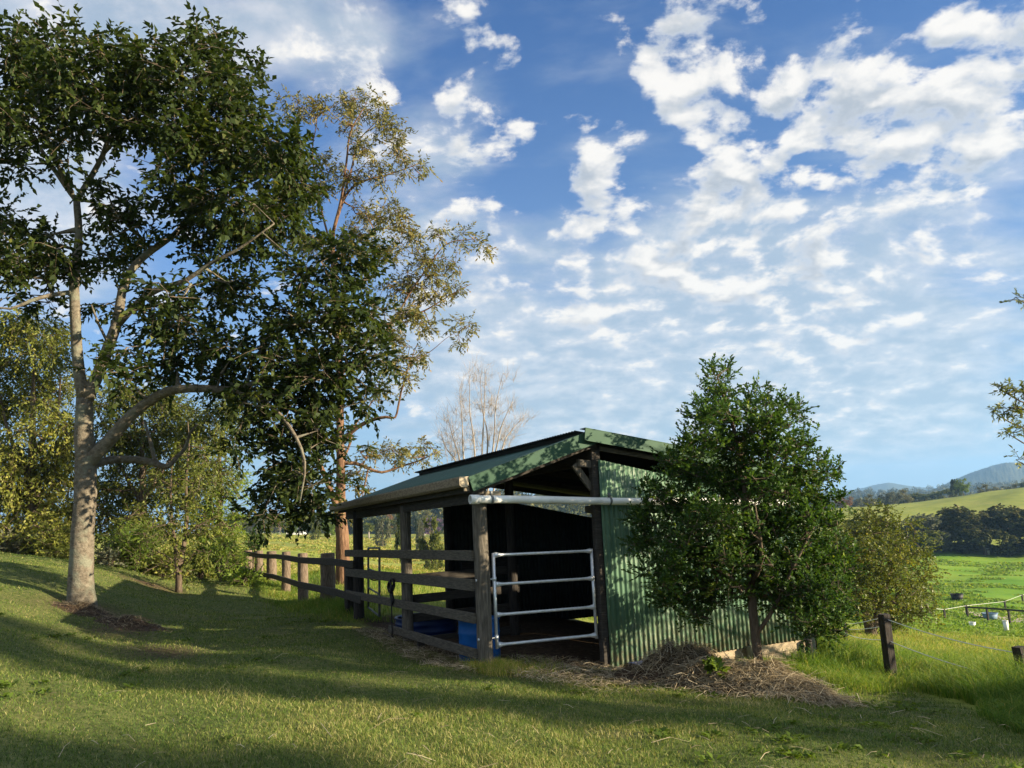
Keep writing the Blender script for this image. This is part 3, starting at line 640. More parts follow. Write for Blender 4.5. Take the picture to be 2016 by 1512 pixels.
so = mesh_obj('straw', V, F_, MT['straw'], hp, False, {'tint': T}); so['kind'] = 'stuff'
# loose straw trodden around the doorway and strewn over the lawn
sx, sy = [], []
for n, s0, s1, t0, t1 in ((2600, .0, 2.2, -1.3, .4), (1500, -.6, .1, -.4, 4.0), (700, .2, 3, -2, -.2)):
    s = r_.uniform(s0, s1, n); t = r_.uniform(t0, t1, n); q = C0[:2]+s[:, None]*B[:2]+t[:, None]*A[:2]; sx.append(q[:, 0]); sy.append(q[:, 1])
n = 420; th = r_.uniform(-.6, .6, n); rr = r_.uniform(4.6, 12, n); sx.append(rr*np.sin(th)); sy.append(rr*np.cos(th))
sx = np.concatenate(sx); sy = np.concatenate(sy)
V, F_, T = strands(len(sx), sx, sy, ground(sx, sy)+.02+r_.uniform(0, .03, len(sx)), .1, .0022, 9, .15, .15)
tag(mesh_obj('loose_straw', V, F_, MT['straw'], None, False, {'tint': T}), 'loose straw strewn in the shelter doorway and on the lawn', 'straw', None, 'stuff')
# small mulch piles by the big tree
for (u, v, rx, ry, h, lab) in ((262, 1238, .6, .42, .16, 'low pile of brown mulch on the lawn right of the big tree'), (168, 1206, .55, .5, .12, 'ring of brown mulch round the foot of the big grey tree')):
    c = hit(u, v); t = thing('mulch_pile', lab, 'mulch pile', tuple(c)); gx, gy = np.meshgrid(np.linspace(-1.1, 1.1, 36), np.linspace(-1.1, 1.1, 36), indexing='ij')
    X, Y = c[0]+gx*rx, c[1]+gy*ry; Z = ground(X.ravel(), Y.ravel()).reshape(X.shape)+h*np.exp(-(gx**2+gy**2)*2.2)*(1+.35*np.sin(X*13)*np.sin(Y*15))-.02
    m = MB(); m.grid(np.stack([X, Y, Z], -1)[:, ::-1]); build('mound', m, MT['soil'], t, True)
    n = 500; a = r_.normal(0, .45, n)*rx; b = r_.normal(0, .45, n)*ry; V, F_, T = strands(n, c[0]+a, c[1]+b, ground(c[0]+a, c[1]+b)+h*np.exp(-((a/rx)**2+(b/ry)**2)*2.2)+.01, .07, .003, int(u), .3, .2)
    mesh_obj('mulch_chips', V, F_, MT['straw'], t, False, {'tint': T*.45})['kind'] = 'stuff'
# ------------------------------------------------------------------ grass
def blades(x, y, z, H, W, tint, seed, lean=.35, bend=.35):
    "grass blades: a lower quad and an upper triangle folded over by the bend"
    r = np.random.default_rng(seed); n = len(x); a = r.uniform(0, 2*np.pi, n); la = r.uniform(0, 2*np.pi, n); lm = np.abs(r.normal(0, lean, n))
    s = np.stack([np.cos(a), np.sin(a), np.zeros(n)], -1)*(W/2)[:, None]; dirn = np.stack([np.cos(la)*lm, np.sin(la)*lm, np.ones(n)], -1)
    b = np.stack([x, y, z], -1); mid = b+dirn*(H*.55)[:, None]; tip = b+dirn*(H*.92)[:, None]+np.stack([np.cos(la), np.sin(la), -.3*np.ones(n)], -1)*(H*bend*r.uniform(.3, 1.3, n))[:, None]
    V = np.stack([b-s, b+s, mid+s*.75, mid-s*.75, tip], 1).reshape(-1, 3); i = np.arange(n)[:, None]*5
    F_ = np.concatenate([i+np.array([[0, 1, 2]]), i+np.array([[0, 2, 3]]), i+np.array([[3, 2, 4]])], 0)
    return V, F_, np.repeat(tint, 5)
def patchy(x, y):
    return .5*np.sin(x*1.1+y*.6+1.3*np.sin(y*.8))+.35*np.sin(x*2.7-y*2.1)+.3*np.sin(y*3.9+x*.7)+.25*np.sin(x*6.1+y*4.9)
def make_lawn(n, seed):
    r = np.random.default_rng(seed); th = r.uniform(-.66, .66, n); rr = 4.4+(30-4.4)*r.random(n)**1.35
    x, y = rr*np.sin(th), rr*np.cos(th); z_ = zones(x, y); dead = sstep(.75, 1.15, patchy(x*.75+4, y*.75)+.35*np.sin(x*5.3+y*3.1)*np.sin(y*4.7-x)); keep = r.random(n) < z_[:, 0]*(1-.93*z_[:, 1])*(1-.4*dead)
    x, y, rr, dead = x[keep], y[keep], rr[keep], dead[keep]; m = len(x); pt = patchy(x, y)+.7*patchy(x*.4+5, y*.4)
    H = np.clip(r.normal(.029, .01, m), .012, .09)*(1+.3*pt)+(r.random(m) < .02)*.03*(1+.02*rr); W = .0042*(.55+.075*rr)*r.uniform(.7, 1.4, m)
    ti = np.clip(.44+.2*pt+r.normal(0, .26, m)+(r.random(m) < .06)*.4+.3*dead, 0, 1)
    V, F_, T = blades(x, y, ground(x, y)-.006, H, W, ti, seed+1, .55, .45)
    return tag(mesh_obj('lawn', V, F_, MT['blade'], None, False, {'tint': T}), 'short mown green lawn in front of the shelter', 'grass', None, 'stuff')
make_lawn(680000, 21)
r_ = np.random.default_rng(23); n = 420; th = r_.uniform(-.6, .6, n); rr = 4.6+11*r_.random(n)**1.2; x, y = rr*np.sin(th), rr*np.cos(th); z_ = zones(x, y); k = (z_[:, 0] > .8) & (z_[:, 1] < .3) & (patchy(x*.6+9, y*.6) > .1); x, y = x[k], y[k]
ci = np.repeat(np.arange(len(x)), 14); m_ = len(ci); a = r_.uniform(0, 6.28, m_); e = r_.uniform(.15, .8, m_); ax = np.stack([np.cos(a)*np.cos(e), np.sin(a)*np.cos(e), np.sin(e)], -1); ln = r_.uniform(.03, .075, m_)
ce = np.stack([x[ci], y[ci], ground(x, y)[ci]+.012], -1)+ax*ln[:, None]*.5+np.stack([r_.normal(0, .035, m_), r_.normal(0, .035, m_), np.zeros(m_)], -1)
tag(leaf_obj('lawn_weeds', leaves(ce, ax, r_.normal(size=(m_, 3))*.3+np.array([0, 0, 1.]), ln, ln*.5), np.clip(r_.normal(.3, .15, m_), 0, 1), MT['leaf_lime'], None), 'broad leaved weeds scattered through the lawn', 'weeds', None, 'stuff')
def long_grass(name, label, x, y, H, W, seed, tint, var=.22):
    r = np.random.default_rng(seed); n = len(x); H = H*np.clip(r.normal(1, .3, n), .3, 1.9)
    V, F_, T = blades(x, y, ground(x, y)-.02, H, W*r.uniform(.6, 1.4, n), np.clip(tint+r.normal(0, var, n)+.12*patchy(x*.6, y*.6), 0, 1), seed+1, .3, .5)
    return tag(mesh_obj(name, V, F_, MT['tall'], None, False, {'tint': T}), label, 'grass', None, 'stuff')
r_ = np.random.default_rng(31)
# right of the mown path and down the slope
n = 260000; th = r_.uniform(.30, .72, n); rr = 7.5+(48-7.5)*r_.random(n)**1.5; x, y = rr*np.sin(th), rr*np.cos(th)
be = below_edge(x, y); s, t = st(x, y); keep = (be < -.02+.15*np.sin(x*5)) & ~((s < 5.6) & (t > -.2)) & (r_.random(n) < np.where(rr < 24, 1, .55))
x, y, rr, be = x[keep], y[keep], rr[keep], be[keep]
long_grass('tall_grass', 'long seeding grass beside the right hand fence and down the slope', x, y, np.clip(.16+.3*np.clip(-be, 0, 1.2)+.1*patchy(x*.7, y*.7), .12, .6)*np.interp(rr, [10, 13, 18, 40], [1, .75, .38, .3]), .006*(.5+.07*rr), 41, .34+.014*np.clip(rr-12, 0, 18))
# weeds along the post and rail fence, behind it, and at the shelter's right corner
gx_, gy_ = [], []
n = 26000; t = r_.uniform(5.2, 23, n); s = r_.normal(-.1, .33, n); gx_.append(C0[0]+s*B[0]+t*A[0]); gy_.append(C0[1]+s*B[1]+t*A[1])
n = 42000; t = r_.uniform(6.2, 30, n); s = r_.uniform(.2, 9, n); gx_.append(C0[0]+s*B[0]+t*A[0]); gy_.append(C0[1]+s*B[1]+t*A[1])
n = 9000; p = hit(1600, 1335, 8); gx_.append(p[0]+r_.normal(0, .42, n)+.25); gy_.append(p[1]+.15+r_.normal(0, .4, n))
n = 3500; s = r_.uniform(3.6, 5.5, n); t = r_.normal(-.35, .18, n); gx_.append(C0[0]+s*B[0]+t*A[0]); gy_.append(C0[1]+s*B[1]+t*A[1])
x = np.concatenate(gx_); y = np.concatenate(gy_)
long_grass('fence_weeds', 'long grass and weeds growing along the post and rail fence', x, y, .15+.08*patchy(x, y), .006*(.5+.05*np.hypot(x, y)), 43, .45)
n = 5000; s = r_.uniform(-.25, .9, n); t = r_.normal(-.18, .22, n); x, y = C0[0]+s*B[0]+t*A[0], C0[1]+s*B[1]+t*A[1]
k = r_.random(n) < np.exp(-((s)/.35)**2)+.15; long_grass('post_grass', 'unmown grass tufts round the foot of the corner post', x[k], y[k], .13+0*x[k], .005+0*x[k], 45, .6)
# tussocks over the fields, thinning with distance
def tussocks(name, label, n, th0, th1, r0, r1, H, seed, tint):
    r = np.random.default_rng(seed); th = r.uniform(th0, th1, n); rr = r0*(r1/r0)**r.random(n); x, y = rr*np.sin(th), rr*np.cos(th)
    k = patchy(x*.13, y*.13)+.5*patchy(x*.05+3, y*.05) > -.25; x, y, rr = x[k], y[k], rr[k]
    long_grass(name, label, x, y, H*(.6+.004*rr), .0022*rr, seed, tint, .1)
tussocks('paddock_grass', 'bright green tussock grass over the paddock below', 130000, .3, .72, 45, 205, .2, 51, .42)
tussocks('field_grass', 'golden green pasture grass in the fields beyond the fence', 170000, -.42, .02, 28, 330, .26, 53, .74)
# ------------------------------------------------------------------ the big spreading tree on the left
D = 13.0; base = tuple(P(160, 1205, D))
lim = [pl(D, (160, 1235, 0, .2604), (160, 1195, 0, .2310), (160, 1165, 0, .1974), (160, 1100, 0, .1781), (165, 1020, 0, .1680), (169, 950, 0, .1680), (168, 895, 0, .1596), (165, 830, 0, .1386), (167, 785, 0, .1260)),
       pl(D, (167, 790, 0, .1092), (156, 735, -.05, .0907), (151, 680, -.1, .0840), (147, 600, -.15, .0798), (147, 540, -.15, .0756), (155, 470, -.1, .0630), (151, 395, 0, .0546)),
       pl(D, (151, 395, 0, .0462), (128, 365, .1, .0420), (98, 320, .2, .0353), (62, 265, .5, .0269), (25, 200, .8, .0168)),
       pl(D, (143, 380, 0, .0378), (118, 335, -.2, .0336), (98, 285, -.4, .0269), (78, 210, -.6, .0185), (70, 120, -.7, .0101)),
       pl(D, (151, 395, 0, .0504), (178, 350, .1, .0462), (203, 305, .15, .0420), (216, 270, .2, .0353), (258, 237, .3, .0294), (300, 200, .5, .0218), (325, 140, .6, .0118)),
       pl(D, (206, 300, .15, .0319), (236, 265, -.1, .0252), (252, 215, -.4, .0185), (262, 140, -.6, .0101)),
       pl(D, (170, 788, 0, .1134), (192, 738, .05, .0966), (215, 680, .1, .0907), (230, 635, .15, .0840), (238, 590, .2, .0739), (244, 560, .2, .0672), (266, 522, .3, .0630), (300, 492, .5, .0571), (340, 465, .6, .0462), (372, 425, .7, .0420), (392, 380, .8, .0353), (402, 320, .8, .0286), (386, 240, .7, .0218), (395, 140, .6, .0118)),
       pl(D, (233, 638, .15, .0630), (262, 605, 0, .0571), (292, 580, -.2, .0504), (325, 565, -.4, .0454), (365, 552, -.5, .0378), (420, 515, -.6, .0302), (470, 490, -.7, .0218), (540, 440, -.8, .0118)),
       pl(D, (372, 425, .7, .0294), (420, 400, .4, .0235), (480, 360, .2, .0168), (560, 330, .1, .0101)),
       pl(D, (164, 930, .0, .1008), (180, 905, -.02, .1176), (205, 878, -.05, .1050), (240, 838, -.1, .0941), (275, 803, -.15, .0840), (310, 780, -.2, .0773), (350, 766, -.3, .0706), (400, 765, -.3, .0630), (455, 766, -.2, .0521), (520, 748, 0, .0420), (600, 715, .2, .0353), (650, 660, .4, .0286), (672, 580, .5, .0210), (690, 510, .6, .0118)),
       pl(D, (455, 766, -.2, .0420), (520, 790, -.5, .0353), (570, 840, -.7, .0286), (600, 910, -.8, .0202), (590, 990, -.8, .0101)),
       pl(D, (560, 735, .1, .0319), (630, 740, 0, .0252), (690, 740, -.1, .0185), (720, 760, -.1, .0101)),
       pl(D, (168, 925, .02, .0588), (190, 912, .2, .0714), (225, 905, .5, .0672), (270, 905, .7, .0622), (305, 912, .7, .0554), (330, 919, .7, .0462), (348, 900, .75, .0353), (366, 880, .8, .0302), (374, 852, .8, .0252), (390, 835, .8, .0134)),
       pl(D, (306, 910, .7, .0378), (300, 885, .75, .0336), (292, 855, .8, .0286), (285, 830, .9, .0168)),
       pl(D, (147, 575, -.15, .0420), (105, 580, -.4, .0353), (60, 592, -.6, .0286), (20, 608, -.7, .0185), (-30, 600, -.8, .0101)),
       pl(D, (215, 680, .1, .0252), (195, 640, -.1, .0202), (180, 600, -.2, .0118))]
bl = [(40, 130, 80, 75), (110, 110, 70, 60), (190, 140, 90, 75), (270, 120, 70, 55), (330, 150, 75, 80), (405, 90, 60, 55), (450, 110, 55, 65), (430, 190, 70, 60), (480, 225, 48, 50), (545, 275, 55, 38), (575, 330, 52, 55), (500, 320, 70, 60),
      (400, 290, 75, 60), (310, 250, 70, 50), (230, 240, 65, 45), (130, 220, 70, 50), (50, 240, 65, 50), (15, 300, 50, 35), (120, 290, 40, 30), (450, 400, 85, 50), (550, 420, 60, 55), (350, 370, 60, 50), (250, 400, 50, 40), (590, 380, 30, 40), (500, 480, 75, 45),
      (400, 470, 70, 40), (60, 470, 70, 35), (110, 520, 60, 40), (30, 530, 60, 40), (230, 500, 50, 45), (240, 440, 45, 40), (330, 590, 50, 35), (430, 570, 80, 45), (300, 640, 70, 40), (390, 660, 70, 50), (225, 600, 28, 20), (220, 680, 18, 20),
      (310, 720, 60, 30), (430, 730, 70, 40), (240, 730, 35, 30), (100, 590, 40, 20), (-40, 430, 50, 80), (-50, 200, 60, 100)]
bl2 = [(680, 505, 62, 32), (620, 545, 64, 36), (725, 550, 40, 34), (660, 610, 85, 44), (570, 640, 70, 40), (735, 630, 34, 40), (510, 690, 60, 45), (600, 720, 80, 45), (700, 710, 60, 50), (690, 780, 50, 42), (610, 800, 70, 50), (520, 780, 60, 50), (640, 870, 50, 45), (560, 880, 60, 50), (610, 950, 50, 40), (550, 950, 45, 40), (590, 1005, 45, 26), (520, 1020, 22, 16), (630, 1005, 25, 14), (480, 850, 40, 40), (530, 1000, 30, 20)]
big = full_tree('spreading_tree', 'large spreading tree with pale grey forked trunk on the left lawn', 'tree', base, lim, pb(D, [(u, v+(18 if v < 200 else 4), ru*.88, rv*.86) for u, v, ru, rv in bl], 2.6, 8.8, 1)+pb(D+.2, [(u, v, ru*.9, rv*.86) for u, v, ru, rv in bl2], 2.0, 8.8, 2), dict(per=44, rc=.36, Ln=.15, Wd=.075, droop=.22, up_bias=.75, tint_mu=.4, spray=9, sp_len=1.15, flat=.5, radial=.8), MT['leaf_dark'], MT['bark_grey'], 11, sides=14, skelfrom=2.2, shell=.45, twig=(.4, .005, .0062))
# ------------------------------------------------------------------ tall gum behind the fence
D = 22.0; base = tuple(on_ground(676, D))
lim = [pl(D, (676, 1170, 0, .2376), (675, 1120, 0, .1944), (674, 1060, 0, .1764), (670, 1000, 0, .1548), (671, 940, 0, .1224), (670, 860, 0, .1116), (669, 780, 0, .1008), (667, 700, 0, .0900), (661, 600, 0, .0792), (655, 500, 0, .0720), (655, 458, 0, .0684)),
       pl(D, (655, 460, 0, .0504), (670, 410, .1, .0432), (688, 375, .2, .0360), (720, 355, .3, .0288), (770, 342, .4, .0202), (825, 322, .5, .0108)),
       pl(D, (656, 455, 0, .0432), (672, 390, -.2, .0360), (682, 320, -.3, .0302), (690, 260, -.4, .0245), (715, 215, -.5, .0108)),
       pl(D, (660, 440, 0, .0324), (690, 340, .3, .0252), (705, 280, .5, .0187), (740, 240, .6, .0101)), pl(D, (650, 480, 0, .0324), (630, 400, .3, .0252), (615, 300, .5, .0187), (622, 230, .6, .0130), (580, 200, .6, .0072)),
       pl(D, (671, 1015, 0, .0936), (658, 985, -.2, .0864), (645, 950, -.4, .0756), (632, 920, -.5, .0648), (615, 880, -.6, .0432), (600, 820, -.6, .0216)),
       pl(D, (671, 870, 0, .0720), (690, 852, -.1, .0648), (712, 836, -.2, .0576), (735, 826, -.3, .0504), (760, 821, -.4, .0396), (778, 822, -.4, .0288), (784, 800, -.4, .0288), (790, 770, -.5, .0259), (798, 745, -.6, .0216), (805, 720, -.6, .0144), (820, 680, -.7, .0086)),
       pl(D, (673, 912, 0, .0612), (700, 912, .1, .0504), (725, 922, .2, .0432), (752, 930, .3, .0360), (790, 918, .4, .0274), (830, 905, .5, .0180), (870, 885, .5, .0086)),
       pl(D, (660, 640, 0, .0540), (700, 660, .2, .0432), (745, 645, .3, .0396), (790, 628, .4, .0324), (835, 612, .5, .0245), (880, 585, .6, .0144), (925, 560, .6, .0072)),
       pl(D, (668, 740, 0, .0504), (720, 690, -.2, .0396), (770, 640, -.3, .0324), (805, 580, -.4, .0259), (840, 530, -.4, .0202), (880, 480, -.5, .0144), (940, 470, -.5, .0072)),
       pl(D, (673, 912, 0, .0360), (690, 870, .2, .0324), (697, 840, .3, .0252), (740, 780, .4, .0144), (760, 730, .4, .0072)), pl(D, (725, 922, .2, .0252), (718, 955, .2, .0202), (712, 985, .2, .0101)),
       pl(D, (655, 520, 0, .0360), (700, 480, .3, .0288), (750, 450, .5, .0202), (800, 460, .6, .0101)), pl(D, (800, 720, -.6, .0101), (850, 690, -.6, .0086), (880, 665, -.6, .0065), (925, 640, -.6, .0043))]
bl = [(580, 215, 34, 25), (625, 205, 34, 22), (690, 205, 45, 24), (735, 215, 42, 28), (765, 250, 38, 28), (690, 245, 40, 20), (780, 285, 30, 20), (715, 295, 40, 18), (790, 325, 34, 22), (825, 328, 24, 18), (745, 335, 45, 20), (640, 320, 35, 25), (690, 350, 36, 28), (635, 375, 30, 30), (590, 390, 40, 40), (720, 425, 50, 26), (770, 420, 44, 26), (805, 455, 40, 28),
      (690, 470, 45, 35), (760, 490, 60, 30), (870, 460, 26, 16), (910, 475, 30, 20), (950, 488, 24, 18), (830, 510, 38, 26), (880, 525, 34, 22), (790, 560, 50, 36), (850, 560, 40, 30), (900, 570, 34, 18), (800, 615, 44, 30), (840, 640, 38, 18), (915, 640, 22, 18), (900, 665, 18, 10), (760, 660, 45, 28), (820, 700, 35, 22), (770, 715, 40, 25), (740, 760, 34, 25), (800, 745, 22, 18), (845, 590, 30, 16),
      (845, 880, 26, 16), (800, 890, 34, 16), (760, 885, 34, 18), (720, 895, 26, 18), (700, 930, 22, 18), (715, 965, 24, 16), (690, 1000, 12, 8), (830, 905, 20, 9), (780, 905, 25, 10), (600, 850, 30, 30), (610, 480, 40, 40)]
full_tree('tall_gum_tree', 'tall slender gum tree with red brown trunk behind the fence', 'tree', base, lim, pb(D, [(u, v, ru*.74, rv*.72) for u, v, ru, rv in bl], 2.2, 34, 3), dict(per=30, rc=.3, Ln=.15, Wd=.045, droop=.45, up_bias=.4, tint_mu=.58, radial=.7, spray=8, sp_len=1.15, flat=.6), MT['leaf_gum'], MT['bark_red'], 12, sides=12, skelfrom=2.5, twig=(.5, .009, .009), shell=.6, lift=.05)
# ------------------------------------------------------------------ citrus in front of the wall
D = 9.6; base = tuple(P(1497, 1342, D))
lim = [pl(D, (1500, 1365, 0, .07), (1497, 1335, 0, .058), (1491, 1285, 0, .053), (1486, 1240, 0, .052), (1481, 1190, 0, .05), (1477, 1120, .05, .045), (1470, 1020, .1, .042), (1460, 900, .1, .03), (1430, 800, .1, .018), (1412, 740, .1, .008)),
       pl(D, (1490, 1248, 0, .026), (1508, 1222, -.05, .024), (1528, 1190, -.1, .022), (1560, 1120, -.2, .018), (1600, 1040, -.2, .015)), pl(D, (1481, 1180, 0, .034), (1430, 1130, -.1, .028), (1370, 1100, -.2, .02), (1310, 1060, -.2, .01)),
       pl(D, (1475, 1080, 0, .03), (1510, 980, .2, .024), (1520, 880, .3, .016), (1505, 790, .3, .008)), pl(D, (1479, 1150, 0, .03), (1500, 1100, -.35, .024), (1490, 1020, -.6, .015)), pl(D, (1478, 1130, 0, .03), (1450, 1080, .4, .024), (1440, 1000, .6, .014))]
bl = [(1408, 745, 24, 24), (1412, 785, 32, 26), (1500, 790, 26, 32), (1395, 825, 40, 30), (1450, 830, 50, 35), (1510, 845, 45, 35), (1555, 820, 32, 30), (1375, 880, 45, 35), (1440, 890, 60, 40), (1510, 905, 55, 40), (1570, 880, 34, 40), (1590, 925, 30, 24), (1310, 915, 34, 24), (1350, 950, 45, 35), (1420, 960, 65, 40), (1500, 970, 65, 40), (1570, 965, 45, 35), (1628, 950, 26, 28), (1640, 925, 20, 16), (1620, 985, 34, 24),
      (1285, 985, 40, 30), (1260, 1020, 34, 26), (1330, 1020, 55, 36), (1400, 1030, 65, 40), (1480, 1040, 70, 45), (1560, 1035, 55, 45), (1620, 1040, 35, 40), (1275, 1070, 40, 35), (1340, 1085, 60, 40), (1420, 1100, 65, 42), (1500, 1110, 70, 45), (1580, 1110, 55, 45), (1640, 1100, 38, 40), (1660, 1150, 24, 36), (1300, 1140, 45, 36), (1355, 1160, 55, 36), (1420, 1165, 45, 34), (1510, 1165, 55, 36), (1570, 1175, 55, 36), (1630, 1175, 42, 40), (1310, 1185, 36, 24), (1370, 1205, 40, 22), (1590, 1215, 38, 25), (1625, 1235, 28, 25), (1600, 1255, 16, 18), (1655, 1215, 20, 20)]
full_tree('citrus_tree', 'dark green bushy citrus tree with slim trunk before the green wall', 'tree', base, lim, pb(D, [(1455+(u-1455)*.955, v-4, ru*.92, rv*.9) for u, v, ru, rv in bl], 1.2, 26, 4), dict(per=40, rc=.125, Ln=.062, Wd=.03, droop=-.45, up_bias=.5, tint_mu=.42, radial=.75, spray=9, sp_len=1.35), MT['leaf_citrus'], MT['bark_brown'], 13, sides=12, skelfrom=.75, twig=(.2, .0035, .004), shell=.4)
# ------------------------------------------------------------------ golden bush down the slope on the right
D = 34.0; base = tuple(on_ground(1716, D))
lim = [pl(D, (1716, 1262, 0, .3), (1714, 1240, 0, .22), (1702, 1205, 0, .16), (1690, 1160, 0, .12), (1680, 1080, 0, .05)), pl(D, (1716, 1245, 0, .18), (1728, 1205, .2, .14), (1745, 1150, .4, .1), (1755, 1060, .5, .04)), pl(D, (1720, 1240, 0, .1), (1750, 1200, .3, .07), (1780, 1150, .4, .03))]
bl = [(1725, 1015, 34, 20), (1690, 1045, 45, 34), (1750, 1045, 48, 34), (1665, 1090, 40, 40), (1720, 1095, 60, 42), (1785, 1085, 38, 36), (1805, 1125, 32, 34), (1750, 1140, 55, 38), (1690, 1145, 50, 38), (1820, 1165, 24, 28), (1790, 1180, 40, 28), (1730, 1190, 55, 28), (1680, 1190, 40, 26), (1770, 1215, 38, 20), (1660, 1140, 30, 40), (1740, 1225, 26, 12), (1815, 1200, 20, 16)]
full_tree('golden_bush_tree', 'rounded golden green bushy tree on the slope behind the right fence', 'tree', base, lim, pb(D, bl, 3.0, 20, 5), dict(per=60, rc=.36, Ln=.14, Wd=.07, droop=.1, up_bias=.5, tint_mu=.45), MT['leaf_gold'], MT['bark_brown'], 14, skelfrom=.8, twig=(.7, .012, .012), shell=.4)
# ------------------------------------------------------------------ bushes and trees behind the big tree
def bushy(name, label, D, u0, lims, blobs, depth, dens, leaf, lm, bm, seed, cat='tree', **k):
    return full_tree(name, label, cat, tuple(on_ground(u0, D)), [pl(D, *q) for q in lims], pb(D, blobs, depth, dens, seed), leaf, MT[lm], MT[bm], seed, **k)
ol = dict(per=80, rc=.46, Ln=.14, Wd=.06, droop=.75, up_bias=.35, tint_mu=.66)
bushy('olive_tree', 'tall olive green weeping tree at the left edge behind the big trunk', 25, 60, [[(62, 1120, 0, .2), (62, 1000, 0, .16), (64, 850, 0, .1), (66, 720, 0, .03)], [(62, 950, 0, .09), (20, 860, .3, .06), (0, 780, .4, .02)], [(63, 900, 0, .09), (110, 820, .3, .06), (120, 740, .3, .02)]],
      [(60, 632, 34, 20), (105, 650, 36, 26), (20, 640, 34, 24), (50, 665, 40, 28), (100, 690, 45, 36), (40, 720, 45, 36), (110, 760, 42, 46), (30, 800, 55, 45), (90, 830, 48, 45), (130, 900, 40, 60), (20, 890, 50, 45), (80, 930, 45, 45), (30, 980, 50, 45), (110, 990, 45, 50), (70, 1040, 55, 40), (10, 1050, 40, 30), (125, 1060, 30, 40), (-40, 760, 50, 80), (-40, 950, 50, 90)], 3.2, 15, ol, 'leaf_olive', 'bark_brown', 61, skelfrom=.8, twig=(.6, .01, .011))
bushy('dark_leafy_tree', 'dark green leafy tree in the shade right of the big trunk', 27, 285, [[(285, 1150, 0, .18), (283, 1050, 0, .14), (280, 950, 0, .1), (280, 800, 0, .03)], [(283, 980, 0, .08), (340, 900, .2, .05), (390, 850, .3, .02)], [(283, 1000, 0, .07), (230, 900, .2, .05), (215, 820, .2, .02)]],
      [(230, 790, 45, 40), (290, 780, 50, 36), (350, 800, 48, 40), (215, 860, 40, 50), (280, 860, 55, 45), (350, 870, 50, 45), (410, 850, 40, 45), (225, 950, 45, 50), (290, 950, 55, 45), (355, 950, 45, 45), (240, 1030, 45, 40), (300, 1030, 50, 36), (420, 920, 30, 40), (200, 1000, 25, 50), (440, 800, 40, 40)], 3.0, 15, dict(ol, tint_mu=.42), 'leaf_olive', 'bark_brown', 62, skelfrom=.8, twig=(.6, .01, .011))
bushy('lime_green_tree', 'bright lime green feathery tree left of the fence end', 29, 432, [[(432, 1150, 0, .18), (432, 1060, 0, .14), (432, 960, 0, .1), (432, 880, 0, .04)]],
      [(432, 895, 28, 26), (420, 935, 36, 30), (455, 950, 30, 30), (415, 985, 38, 32), (450, 1000, 30, 34), (425, 1040, 40, 30), (455, 1050, 22, 30), (400, 1020, 25, 40), (380, 980, 22, 40)], 2.2, 18, dict(per=46, rc=.36, Ln=.15, Wd=.05, droop=.35, up_bias=.4, tint_mu=.65), 'leaf_lime', 'bark_brown', 63, skelfrom=.6, twig=(.5, .008, .009))
bushy('sapling', 'thin forked sapling with sparse leaves on the lawn edge', 19.3, 352, [[(352, 1172, 0, .085), (352, 1140, 0, .075), (349, 1110, 0, .06), (345, 1075, 0, .045), (338, 1020, 0, .035), (336, 960, 0, .02), (340, 900, 0, .008)], [(352, 1125, 0, .06), (358, 1095, .1, .056), (364, 1060, .15, .05), (368, 1010, .2, .042), (366, 950, .2, .032), (372, 880, .2, .02), (370, 830, .2, .008)], [(364, 1060, .1, .03), (380, 1040, 0, .022), (410, 1025, 0, .012), (430, 1015, 0, .006)], [(349, 1110, 0, .02), (320, 1090, -.1, .014), (295, 1080, -.2, .008)]],
      [(400, 1030, 26, 18), (425, 1040, 22, 18), (380, 1050, 22, 22), (350, 1000, 30, 24), (330, 960, 26, 26), (380, 960, 30, 30), (360, 900, 30, 30), (395, 900, 24, 28), (335, 1050, 26, 22), (310, 1020, 24, 26), (365, 1095, 30, 18), (350, 1130, 24, 14), (400, 1085, 20, 18)], 1.6, 18, dict(per=22, rc=.27, Ln=.12, Wd=.05, droop=.4, up_bias=.4, tint_mu=.42), 'leaf_olive', 'bark_brown', 64, skelfrom=.35, twig=(.3, .005, .005))
sb = dict(per=40, rc=.28, Ln=.13, Wd=.045, droop=-.1, up_bias=.4, tint_mu=.5)
def bush(name, label, D, u, v, ru, rv, lm, seed, n=7, leaf=sb, dens=30, flat=.8):
    r = np.random.default_rng(seed); b = on_ground(u, D); vb = 1000+0
    lims = []; 
    for q in range(4):
        e = P(u+r.uniform(-.6, .6)*ru, v-r.uniform(.0, .5)*rv, D+r.uniform(-.5, .5)); lims.append(([b-ZV*.1, b*.6+e*.4+r.normal(0, .05, 3), e], [.05, .035, .01]))
    bl = [(u+r.uniform(-.62, .62)*ru, v+r.uniform(-.5, .65)*rv, ru*.5, rv*.5) for q in range(n)]+[(u, v, ru*.55, rv*.6)]
    return full_tree(name, label, 'bush', tuple(b), lims, pb(D, bl, 1.2, dens, seed), leaf, MT[lm], MT['bark_brown'], seed, skelfrom=.05, twig=(.3, .006, .006))
bush('low_shrub', 'low grey olive shrub at the left edge under the weeping tree', 24, 40, 1072, 60, 32, 'leaf_grey', 71)
bush('low_shrub', 'low olive shrub just left of the big grey trunk', 23, 112, 1075, 32, 34, 'leaf_olive', 72)
bush('feathery_shrub', 'feathery green shrub right of the big trunk base', 22, 262, 1075, 46, 46, 'leaf_lime', 73, 7, dict(sb, Ln=.16, Wd=.025, tint_mu=.4))
bush('feathery_shrub', 'small pale flowering shrub at the foot of the dark tree', 21.5, 212, 1092, 24, 26, 'leaf_grey', 74)
bush('feathery_shrub', 'bright green feathery shrub beside the first fence post', 23, 440, 1090, 32, 40, 'leaf_lime', 75, 7, dict(sb, Ln=.16, Wd=.025))
